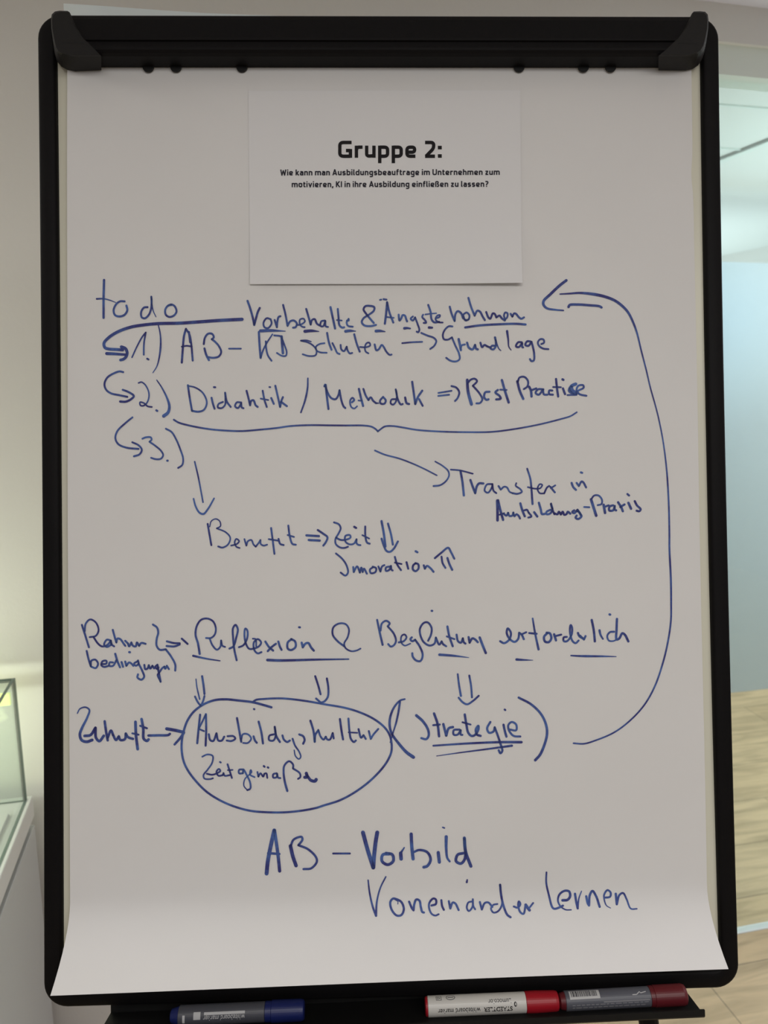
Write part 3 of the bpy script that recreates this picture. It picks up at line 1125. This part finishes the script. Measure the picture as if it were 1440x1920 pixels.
 ((670, 1620, 5.333), 'word Voneinander', '''
14-22; 108,162 125,300 155,430 187,518
22-16-14; 187,518 195,380 230,240 285,128
22; 405,365 360,345 330,380 345,460 395,515 440,510 465,450 440,380 400,355 370,345
9; 405,400 408,360
22; 518,377 545,440 562,463 | 570,400 590,355 620,365 635,430 650,480 666,485
22-18; 742,415 785,400 785,355 760,345 720,390 720,450 745,500 780,515 813,502
21; 840,362 848,420 865,458
20-14; 1095,182 1099,158
21; 915,372 930,445 | 955,385 980,395 1013,460
18; 1145,375 1110,385 1095,440 1115,470 1150,430 1155,352 | 1160,420 1178,453
20; 1225,380 1245,455 | 1275,390 1310,385 1350,430
18; 1400,400 1360,409 1337,446 1361,485 1407,472 1444,414 1447,352 1433,269 1428,208
22; 1428,208 1438,311 1464,425 1500,508 1532,532
20; 1565,425 1604,436 1630,400 1615,374 1609,415 1630,482 1661,498 1682,415
28; 1684,408 1707,443 1722,462
18; 1722,436 1758,390'''),
 ((930, 1620, 5.143), 'word Lernen', '''
16-22; 487,80 485,180 510,300 545,420 565,432 620,415 645,402
26-20-12; 642,350 690,345 715,310 705,265 665,258 615,290 597,350 620,405 670,440 725,442
22; 762,287 775,370 788,428
18-10; 788,428 800,330 825,262
22; 870,312 885,380 897,400 | 905,300 930,260 965,310 1000,413
20-18-8; 1045,325 1100,315 1105,275 1075,252 1045,290 1042,330 1065,400 1105,425
22-14; 1155,287 1165,388 | 1190,300 1225,280 1260,340 1300,430 1358,432'''),
]


def catmull(pts, step=1.1):
    if len(pts) == 2:
        return [pts[0], ((pts[0][0] + pts[1][0]) / 2, (pts[0][1] + pts[1][1]) / 2), pts[1]]
    out = []
    P = [(2 * pts[0][0] - pts[1][0], 2 * pts[0][1] - pts[1][1])] + pts + \
        [(2 * pts[-1][0] - pts[-2][0], 2 * pts[-1][1] - pts[-2][1])]
    for i in range(1, len(P) - 2):
        p0, p1, p2, p3 = P[i - 1], P[i], P[i + 1], P[i + 2]
        # centripetal parametrisation keeps the pen line free of loops
        def dist(a, b):
            return max(1e-3, math.hypot(a[0] - b[0], a[1] - b[1]) ** 0.5)
        t0 = 0.0; t1 = dist(p0, p1); t2 = t1 + dist(p1, p2); t3 = t2 + dist(p2, p3)
        n = max(2, int(math.hypot(p2[0] - p1[0], p2[1] - p1[1]) / step))
        for k in range(n):
            t = t1 + (t2 - t1) * k / n
            q = []
            for c in (0, 1):
                a1 = (t1 - t) / (t1 - t0) * p0[c] + (t - t0) / (t1 - t0) * p1[c]
                a2 = (t2 - t) / (t2 - t1) * p1[c] + (t - t1) / (t2 - t1) * p2[c]
                a3 = (t3 - t) / (t3 - t2) * p2[c] + (t - t2) / (t3 - t2) * p3[c]
                b1 = (t2 - t) / (t2 - t0) * a1 + (t - t0) / (t2 - t0) * a2
                b2 = (t3 - t) / (t3 - t1) * a2 + (t - t1) / (t3 - t1) * a3
                q.append((t2 - t) / (t2 - t1) * b1 + (t - t1) / (t2 - t1) * b2)
            out.append(tuple(q))
    out.append(pts[-1])
    return out


def ribbon(bm, pts, widths, put, caps=True):
    """pts and widths in photo pixels; put maps a pixel onto the surface"""
    n = len(pts)
    L, R = [], []
    tang = []
    for i in range(n):
        a = pts[max(0, i - 1)]
        b = pts[min(n - 1, i + 1)]
        d = math.hypot(b[0] - a[0], b[1] - a[1]) or 1e-6
        tang.append(((b[0] - a[0]) / d, (b[1] - a[1]) / d))
    for (x, y), w, (tx, ty) in zip(pts, widths, tang):
        L.append(bm.verts.new(put(x + ty * w / 2, y - tx * w / 2)))
        R.append(bm.verts.new(put(x - ty * w / 2, y + tx * w / 2)))
    for i in range(n - 1):
        bm.faces.new((L[i], R[i], R[i + 1], L[i + 1]))
    if caps:
        for e in (0, n - 1):
            (x, y), w, (tx, ty) = pts[e], widths[e], tang[e]
            s = -1 if e == 0 else 1
            fan = []
            for k in range(1, 6):
                a = math.pi * k / 6
                fan.append(bm.verts.new(put(x + ty * w / 2 * math.cos(a) + s * tx * w / 2 * math.sin(a),
                                            y - tx * w / 2 * math.cos(a) + s * ty * w / 2 * math.sin(a))))
            loop = [L[e]] + fan + [R[e]]
            bm.faces.new(loop if s < 0 else loop[::-1])


def wcurve(ws, t):
    if len(ws) == 1:
        return ws[0]
    f = t * (len(ws) - 1)
    i = min(int(f), len(ws) - 2)
    return ws[i] + (ws[i + 1] - ws[i]) * (f - i)


def strokes_mesh(block, text, put):
    x0, y0, sc = block
    b = bmesh.new()
    for line in text.strip().split('\n'):
        wtxt, ptxt = line.split(';')
        ws = [float(w) / sc * 1.03 for w in wtxt.split('-')]
        segs, cur = [], []
        for tok in ptxt.split():
            if tok == '|':
                segs.append(cur)
                cur = [cur[-1]]
            else:
                a, c = tok.split(',')
                cur.append((x0 + float(a) / sc, y0 + float(c) / sc))
        segs.append(cur)
        tot = [catmull(s) for s in segs if len(s) > 1]
        N = sum(len(s) for s in tot)
        k = 0
        for s in tot:
            wd = []
            for q in s:
                wd.append(wcurve(ws, k / max(1, N - 1)))
                k += 1
            ribbon(b, s, wd, put)
    return b


INK_OFF = 0.00035
for i, (blk, words, txt) in enumerate(HAND):
    off = INK_OFF + 0.000012 * (i % 12)
    bm = strokes_mesh(blk, txt, lambda x, y, off=off: on_sheet(x, y, off))
    link_bm('handwriting', bm, M_INK, top_sheet, MB, 'blue handwritten ' + words)

# faint print showing through from the back of the sheet, and a few specks
bm = bmesh.new()
for pts in ([(214, 1800), (219, 1781)], [(219, 1790), (227, 1782)], [(219, 1790), (228, 1801)], [(236, 1800), (238, 1782)],
            [(236, 1800), (246, 1800)], [(246, 1800), (248, 1782)], [(254, 1799), (258, 1781)], [(264, 1799), (266, 1782)],
            [(274, 1798), (276, 1781)], [(284, 1798), (285, 1780)], [(276, 1790), (285, 1790)], [(294, 1798), (295, 1779)],
            [(295, 1797), (306, 1796)], [(306, 1797), (307, 1779)], [(315, 1797), (316, 1779)], [(330, 1789), (341, 1788)], [(340, 1797), (341, 1779)]):
    ribbon(bm, catmull(pts), [4.5] * 3, lambda x, y: on_sheet(x, y, 0.0003), False)
link_bm('faint_print', bm, M_GHOST, top_sheet, MB, 'faint mirrored print showing through at the lower left')

# ------------------------------------------------------------------ printed A4 sheet stuck on the pad
c00, c10, c11, c01 = bp(467.8, 531, 0.004), bp(980.4, 529.5, 0.006), bp(976.2, 168, 0.001), bp(465.3, 170, 0.001)
a4 = thing('printed_sheet', MB @ Vector(((c00.x + c10.x) / 2, c00.y, 0.002)),
           'small white printed sheet headed Gruppe 2, stuck high on the flip chart paper', 'paper sheet')
bm = bmesh.new()
rows = []
for j in range(41):
    f = j / 40
    row = []
    for i in range(41):
        g = i / 40
        p = (c00 * (1 - g) + c10 * g) * (1 - f) + (c01 * (1 - g) + c11 * g) * f
        row.append(bm.verts.new((p.x, p.y, a4_h(p.x, p.y))))
    rows.append(row)
for j in range(40):
    for i in range(40):
        bm.faces.new((rows[j][i], rows[j][i + 1], rows[j + 1][i + 1], rows[j + 1][i]))
sheet = link_bm('sheet', bm, M_PAPER2, a4, MB, smooth=True)
solid(sheet, 0.00015)

# squarish sans lettering drawn as strokes (units: cap height 100, x-height 72)
GL = {
 'G': (76, [('r20', (72, 91), (9, 91), (9, 9), (66, 9)), ('r0', (66, 0), (66, 52)), ('r0', (66, 43), (42, 43))]),
 'r': (42, [('r0', (9, 0), (9, 72)), ('r10', (9, 45), (14, 63), (42, 63))]),
 'u': (57, [('r16', (9, 72), (9, 9), (48, 12)), ('r0', (48, 72), (48, 0))]),
 'p': (60, [('r0', (9, 72), (9, -32)), ('r18', (9, 63), (51, 63), (51, 9), (9, 9))]),
 'e': (60, [('r18', (9, 33), (50, 33), (50, 63), (9, 63), (9, 9), (54, 9))]),
 '2': (60, [('r16', (5, 91), (51, 91), (51, 56), (10, 9)), ('r0', (5, 9), (58, 9))]),
 ':': (22, [('w22', (11, 0), (11, 21)), ('w22', (11, 50), (11, 71))]),
 'W': (94, [('r0', (8, 100), (26, 2), (47, 82), (68, 2), (86, 100))]),
 'i': (18, [('r0', (9, 0), (9, 72)), ('r0', (9, 84), (9, 101))]),
 'k': (54, [('r0', (9, 0), (9, 100)), ('r0', (47, 72), (19, 39), (50, 0))]),
 'a': (55, [('r16', (7, 63), (46, 63), (46, 0)), ('r12', (46, 40), (9, 40), (9, 9), (46, 9))]),
 'n': (57, [('r0', (9, 0), (9, 72)), ('r16', (9, 63), (48, 63), (48, 0))]),
 'm': (94, [('r0', (9, 0), (9, 72)), ('r14', (9, 63), (47, 63), (47, 0)), ('r14', (47, 63), (85, 63), (85, 0))]),
 'A': (72, [('r0', (7, 0), (36, 97), (65, 0)), ('r0', (17, 28), (55, 28))]),
 's': (52, [('r12', (46, 63), (9, 63), (9, 37), (43, 35), (43, 9), (5, 9))]),
 'b': (60, [('r0', (9, 100), (9, 0)), ('r18', (9, 63), (51, 63), (51, 9), (9, 9))]),
 'l': (24, [('r10', (9, 100), (9, 9), (24, 9))]),
 'd': (60, [('r0', (51, 100), (51, 0)), ('r18', (51, 63), (9, 63), (9, 9), (51, 9))]),
 'g': (60, [('r18', (51, 63), (9, 63), (9, 12), (51, 12)), ('r16', (51, 72), (51, -24), (8, -24))]),
 'f': (38, [('r16', (38, 92), (14, 92), (14, 0)), ('r0', (0, 63), (36, 63))]),
 't': (38, [('r14', (14, 90), (14, 9), (37, 9)), ('r0', (0, 63), (36, 63))]),
 'U': (70, [('r22', (9, 100), (9, 9), (61, 9), (61, 100))]),
 'h': (57, [('r0', (9, 0), (9, 100)), ('r16', (9, 63), (48, 63), (48, 0))]),
 'z': (50, [('r0', (4, 63), (46, 63)), ('r0', (42, 60), (8, 12)), ('r0', (4, 9), (48, 9))]),
 'o': (60, [('r18', (30, 63), (9, 63), (9, 9), (51, 9), (51, 63), (30, 63))]),
 'v': (58, [('r0', (7, 72), (29, 2), (51, 72))]),
 ',': (20, [('r0', (13, 16), (5, -18))]),
 'K': (64, [('r0', (9, 0), (9, 100)), ('r0', (56, 100), (20, 53), (60, 0))]),
 'I': (18, [('r0', (9, 0), (9, 100))]),
 'ß': (62, [('r14', (9, 0), (9, 91), (46, 91), (46, 62), (30, 54), (53, 36), (53, 9), (26, 9))]),
 '?': (50, [('r14', (4, 91), (43, 91), (43, 60), (23, 46), (23, 26)), ('r0', (23, 17), (23, 0))]),
}


def fillet(pts, r):
    if r <= 0:
        return [pts]          # kept sharp: drawn segment by segment
    out = [pts[0]]
    for a, b, c in zip(pts, pts[1:], pts[2:]):
        va = Vector(a) - Vector(b)
        vc = Vector(c) - Vector(b)
        rr = min(r, va.length * 0.5, vc.length * 0.5)
        p = Vector(b) + va.normalized() * rr
        q = Vector(b) + vc.normalized() * rr
        for k in range(7):
            t = k / 6
            w = p * (1 - t) ** 2 + Vector(b) * 2 * t * (1 - t) + q * t * t
            out.append((w.x, w.y))
    out.append(pts[-1])
    return [out]


def print_line(bm, text, x0, x1, ybase, ytilt, cap, weight, put):
    gap, space = 13, 28
    adv = []
    x = 0.0
    for ch in text:
        if ch == ' ':
            x += space
            continue
        adv.append((ch, x))
        x += GL[ch][0] + gap
    tot = x - gap
    sx = (x1 - x0) / tot
    sy = cap / 100.0
    for ch, xo in adv:
        for st in GL[ch][1]:
            w = weight
            r = 0
            if st[0][0] == 'w':
                w = float(st[0][1:])
            else:
                r = float(st[0][1:])
            raw = [(p[0], p[1]) for p in st[1:]]
            lines = fillet(raw, r) if r else ([raw[i:i + 2] for i in range(len(raw) - 1)])
            for ln in lines:
                px = [(x0 + (xo + a) * sx, ybase + ytilt * (xo + a) / tot - b * sy) for a, b in ln]
                ribbon(bm, px, [w * (sx + sy) / 2] * len(px), put, False)
            if not r and len(raw) > 2 and ch in 'WAvkK':
                for a, b in raw[1:-1]:
                    c = (x0 + (xo + a) * sx, ybase + ytilt * (xo + a) / tot - b * sy)
                    rr = w * (sx + sy) / 4 * 0.9
                    bm.faces.new([bm.verts.new(put(c[0] + rr * math.cos(t), c[1] + rr * math.sin(t)))
                                  for t in [2 * math.pi * k / 8 for k in range(8)]][::-1])


put4 = lambda x, y: on_sheet(x, y, 0.0003, a4_h)
bm = bmesh.new(); print_line(bm, 'Gruppe 2:', 634, 828.5, 295.7, 0.0, 31.5, 19, put4)
link_bm('printed_heading', bm, M_PRINT, sheet, MB, 'bold black heading Gruppe 2:')
bm = bmesh.new(); print_line(bm, 'Wie kann man Ausbildungsbeauftrage im Unternehmen zum', 525.5, 937, 328.8, -1.0, 10.9, 20, put4)
link_bm('printed_line', bm, M_PRINT2, sheet, MB, 'first line of the printed question')
bm = bmesh.new(); print_line(bm, 'motivieren, KI in ihre Ausbildung einfließen zu lassen?', 547, 915.5, 351.0, -0.8, 10.9, 20, put4)
link_bm('printed_line', bm, M_PRINT2, sheet, MB, 'second line of the printed question')

# ------------------------------------------------------------------ markers in the pen tray


def marker_frame(xa, ya, xb, yb, z):
    """axis of a marker lying in the tray: x runs along it from a to b"""
    a = MB @ bp(xa, ya, z)
    b = MB @ bp(xb, yb, z)
    ex = (b - a).normalized()
    up = (EYE - (a + b) / 2).normalized()
    ey = up.cross(ex).normalized()
    ez = ex.cross(ey)
    m = Matrix((ex, ey, ez)).transposed().to_4x4()
    m.translation = a
    return m, (b - a).length


def lathe(bm, prof, n=40):
    rings = []
    for x, r in prof:
        rings.append([bm.verts.new((x, r * math.cos(2 * math.pi * k / n), r * math.sin(2 * math.pi * k / n))) for k in range(n)])
    for a, b in zip(rings, rings[1:]):
        for k in range(n):
            j = (k + 1) % n
            bm.faces.new((a[k], a[j], b[j], b[k]))
    bm.faces.new(rings[0][::-1])
    bm.faces.new(rings[-1])
    bmesh.ops.recalc_face_normals(bm, faces=bm.faces)


def wrap(r, x, s):
    """a spot on a barrel: x along it, s around it, up from the line that faces the viewer"""
    a = s / r
    return Vector((x, r * math.sin(a), r * math.cos(a)))


def text_on_barrel(s, xstart, xend, s0, height, r, m, parent, frame, name, label, shear=0.0, bold=0.0):
    """upside-down lettering: reads from xstart (right) to xend (left)"""
    cu = bpy.data.curves.new('lettering', 'FONT')
    cu.body = s
    cu.size = 1.0
    cu.shear = shear
    cu.offset = bold
    tmp = bpy.data.objects.new('lettering', cu)
    COL.objects.link(tmp)
    dg = bpy.context.evaluated_depsgraph_get()
    me = bpy.data.meshes.new_from_object(tmp.evaluated_get(dg))
    bpy.data.objects.remove(tmp)
    b = bmesh.new()
    b.from_mesh(me)
    bpy.data.meshes.remove(me)
    xs = [v.co.x for v in b.verts]
    ys = [v.co.y for v in b.verts]
    w = max(xs) - min(xs)
    h = max(ys) - min(ys)
    kx = (xstart - xend) / w
    for v in b.verts:
        v.co = wrap(r, xstart - (v.co.x - min(xs)) * kx, s0 - (v.co.y - min(ys)) / h * height)
    for f in b.faces:
        pass
    link_bm(name, b, m, parent, frame, label)


def patch(r, x0, x1, s0, s1, n=8):
    b = bmesh.new()
    a = [b.verts.new(wrap(r, x0, s0 + (s1 - s0) * k / n)) for k in range(n + 1)]
    c = [b.verts.new(wrap(r, x1, s0 + (s1 - s0) * k / n)) for k in range(n + 1)]
    for k in range(n):
        b.faces.new((a[k], c[k], c[k + 1], a[k + 1]))
    return b


def merge(b, o):
    me = bpy.data.meshes.new('t')
    o.to_mesh(me)
    o.free()
    b.from_mesh(me)
    bpy.data.meshes.remove(me)


PXM = 0.767 / FPX          # size of one photo pixel at the tray
ZT = 0.0115

# white marker with red cap
fr, ln = marker_frame(797, 1887.5, 1046, 1876.5, ZT)
k = ln / 249.0
mk = thing('whiteboard_marker', fr @ Vector((ln / 2, 0, -0.009)), 'white whiteboard marker with red cap and black lettering, middle one in the pen tray', 'marker', 'markers in the pen tray')
R = 0.0093
bm = bmesh.new(); lathe(bm, [(0.0022, R * 0.9), (0.003, R), (187 * k, R), (187.5 * k, R * 0.93)])
barrel = link_bm('barrel', bm, M_MWHITE, mk, fr, smooth=False)
bm = bmesh.new(); lathe(bm, [(0.0, R * 0.80), (0.0006, R * 0.92), (0.0024, R * 0.95), (0.0026, R * 0.8)])
link_bm('end_plug', bm, M_RED, mk, fr, 'red end plug')
bm = bmesh.new(); lathe(bm, [(187.3 * k, R * 0.9), (188 * k, R * 1.03), (205 * k, R * 1.05), (243 * k, R * 0.99), (247.5 * k, R * 0.93), (249 * k, R * 0.8)])
link_bm('cap', bm, M_RED, mk, fr, 'red cap')
r2 = R + 0.00012
X = lambda px: (px - 797) * k


def S(px, ytext):
    yc = 1887.5 + (px - 797) * (-11.0 / 249.0)
    d = (yc - ytext) * PXM
    return r2 * math.asin(max(-0.97, min(0.97, d / r2)))


text_on_barrel('STAEDTLER', X(957.5), X(904.5), S(931, 1886.8), 8.2 * PXM, r2, M_PRINT, barrel, fr, 'printed_name', 'bold black lettering', 0, 0.025)
text_on_barrel('whiteboard marker', X(898), X(819.5), S(858, 1889.5), 8.6 * PXM, r2, M_PRINT, barrel, fr, 'printed_name', 'black lettering whiteboard marker', 0, 0.006)
text_on_barrel('Lumocolor', X(956), X(913.5), S(935, 1874.2), 8.2 * PXM, r2, M_PRINT2, barrel, fr, 'printed_name', 'black lettering Lumocolor')
# head emblem, oval mark and boxed triangle
bm = bmesh.new()
cs = S(963, 1882.5)
ring = [bm.verts.new(wrap(r2, X(963.5) + 2.6 * k * math.cos(t), cs + 4.2 * PXM * math.sin(t))) for t in [2 * math.pi * q / 14 for q in range(14)]]
bm.faces.new(ring)
link_bm('printed_emblem', bm, M_PRINT, barrel, fr, 'small black head emblem')
bm = bmesh.new()
cs = S(844, 1872.8)
for q in range(24):
    t0, t1 = 2 * math.pi * q / 24, 2 * math.pi * (q + 1) / 24
    vs = [bm.verts.new(wrap(r2, X(844.5) + a * k * math.cos(t), cs + c * PXM * math.sin(t))) for t, a, c in ((t0, 8.6, 5), (t1, 8.6, 5), (t1, 7.6, 4.0), (t0, 7.6, 4.0))]
    bm.faces.new(vs)
merge(bm, patch(r2, X(839), X(850), cs - 0.6 * PXM, cs + 0.6 * PXM))
link_bm('printed_emblem', bm, M_PRINT2, barrel, fr, 'oval mark')
bm = bmesh.new()
cs = S(823, 1874)
for a, b_, c, d in ((-5, 5, -4.5, -3.8), (-5, 5, 3.8, 4.5), (-5, -4.2, -4.5, 4.5), (4.2, 5, -4.5, 4.5)):
    merge(bm, patch(r2, X(822.5 + a), X(822.5 + b_), cs + c * PXM, cs + d * PXM, 3))
tri = [(-2.5, 2.2), (3, 0), (-2.5, -2.2)]
for (ax, ay), (bx, by) in zip(tri, tri[1:] + tri[:1]):
    dx, dy = bx - ax, by - ay
    dl = math.hypot(dx, dy)
    nx, ny = -dy / dl * 0.4, dx / dl * 0.4
    bm.faces.new([bm.verts.new(wrap(r2, X(822.5 + qx), cs + qy * PXM)) for qx, qy in
                  ((ax + nx, ay + ny), (bx + nx, by + ny), (bx - nx, by - ny), (ax - nx, ay - ny))])
link_bm('printed_emblem', bm, M_PRINT2, barrel, fr, 'boxed triangle mark')

# grey marker with dark red cap
fr, ln = marker_frame(1048, 1877.5, 1285, 1864.5, ZT)
k = ln / 237.0
mk = thing('whiteboard_marker', fr @ Vector((ln / 2, 0, -0.009)), 'grey whiteboard marker with dark red cap and barcode, right end of the pen tray', 'marker', 'markers in the pen tray')
R = 0.0090
bm = bmesh.new(); lathe(bm, [(0, R * 0.62), (0.001, R * 0.80), (10 * k, R * 0.92), (11 * k, R * 0.92)])
link_bm('end_plug', bm, M_DRED, mk, fr, 'dark red end')
bm = bmesh.new(); lathe(bm, [(10 * k, R * 0.9), (11 * k, R), (168 * k, R), (168.3 * k, R * 0.9)])
barrel = link_bm('barrel', bm, M_GLABEL, mk, fr)
bm = bmesh.new(); lathe(bm, [(168 * k, R * 0.9), (168.5 * k, R * 1.04), (176 * k, R * 1.04), (177 * k, R * 1.10), (230 * k, R * 1.09), (235.5 * k, R * 1.0), (237 * k, R * 0.85)])
link_bm('cap', bm, M_DRED, mk, fr, 'dark red cap')
r2 = R + 0.00012
X = lambda px: (px - 1048) * k


def S(px, ytext):
    yc = 1877.5 + (px - 1048) * (-13.0 / 237.0)
    return r2 * math.asin(max(-0.95, min(0.95, (yc - ytext) * PXM / r2)))


bm = patch(r2, X(1066), X(1122), S(1094, 1873.5), S(1094, 1860.3))
lab = link_bm('barcode_label', bm, mat('barcode_white', (0.60, 0.60, 0.60), 0.5), barrel, fr, 'white label with a barcode')
bm = bmesh.new()
rnd = random.Random(4)
x = 1069.0
while x < 1118:
    w = rnd.choice((0.7, 0.7, 1.2, 1.9))
    merge(bm, patch(r2 + 0.00006, X(x), X(x + w), S(1094, 1869.5), S(1094, 1860.8), 4))
    x += w + rnd.choice((0.8, 0.8, 1.3))
link_bm('barcode_bars', bm, M_PRINT2, barrel, fr, 'black barcode bars')
bm = bmesh.new()
merge(bm, patch(r2, X(1127), X(1213), S(1170, 1876.8), S(1170, 1874.6), 3))
for yy in (1880.5, 1884.5):
    x = 1069.0
    while x < 1205:
        w = rnd.uniform(4, 11)
        merge(bm, patch(r2, X(x), X(min(x + w, 1210)), S(1140, yy + 0.7), S(1140, yy - 0.7), 2))
        x += w + 2.4
link_bm('small_print', bm, M_GPRINT, barrel, fr, 'rows of tiny pale print')
bm = bmesh.new()
for a, b_ in (((1182, 1866), (1190, 1865.5)), ((1190, 1865.5), (1196, 1861)), ((1196, 1861), (1198, 1863)), ((1198, 1863), (1208, 1860.5))):
    dx, dy = b_[0] - a[0], b_[1] - a[1]
    dl = math.hypot(dx, dy)
    nx, ny = -dy / dl * 0.7, dx / dl * 0.7
    bm.faces.new([bm.verts.new(wrap(r2, X(qx), S(qx, qy))) for qx, qy in
                  ((a[0] + nx, a[1] + ny), (b_[0] + nx, b_[1] + ny), (b_[0] - nx, b_[1] - ny), (a[0] - nx, a[1] - ny))])
link_bm('printed_mark', bm, M_LPRINT, barrel, fr, 'pale pointing mark')

# charcoal marker with dark blue cap
fr, ln = marker_frame(320, 1905, 571, 1893.5, ZT)
k = ln / 251.0
mk = thing('whiteboard_marker', fr @ Vector((ln / 2, 0, -0.009)), 'charcoal whiteboard marker with dark blue cap, left in the pen tray', 'marker', 'markers in the pen tray')
R = 0.0090
bm = bmesh.new(); lathe(bm, [(0, R * 0.5), (0.001, R * 0.68), (15 * k, R * 0.90), (17 * k, R * 0.92)])
link_bm('end_plug', bm, M_BLUE, mk, fr, 'dark blue end')
bm = bmesh.new(); lathe(bm, [(16 * k, R * 0.9), (17 * k, R), (177 * k, R), (177.4 * k, R * 0.9)])
barrel = link_bm('barrel', bm, M_GLABEL2, mk, fr)
bm = bmesh.new(); lathe(bm, [(177 * k, R * 0.88), (178 * k, R * 1.02), (189 * k, R * 1.02), (190 * k, R * 1.10), (243 * k, R * 1.08), (249 * k, R), (251 * k, R * 0.85)])
link_bm('cap', bm, M_BLUE, mk, fr, 'dark blue cap')
r2 = R + 0.00012
X = lambda px: (px - 320) * k


def S(px, ytext):
    yc = 1905 + (px - 320) * (-11.5 / 251.0)
    return r2 * math.asin(max(-0.95, min(0.95, (yc - ytext) * PXM / r2)))


bm = patch(r2, X(385.5), X(461.5), S(423, 1901.5), S(423, 1897))
link_bm('printed_bar', bm, M_LPRINT, barrel, fr, 'pale bar beside the lettering')
text_on_barrel('whiteboard marker', X(461), X(384), S(423, 1902.5), 8.5 * PXM, r2, M_LPRINT, barrel, fr, 'printed_name', 'pale lettering whiteboard marker', 0.2)
bm = patch(r2, X(366), X(379), S(372, 1910.5), S(372, 1898.5))
link_bm('printed_mark', bm, M_LPRINT, barrel, fr, 'pale square mark')
bm = patch(r2, X(345.5), X(350), S(348, 1916), S(348, 1904))
link_bm('printed_mark', bm, M_LPRINT, barrel, fr, 'pale pointer mark')
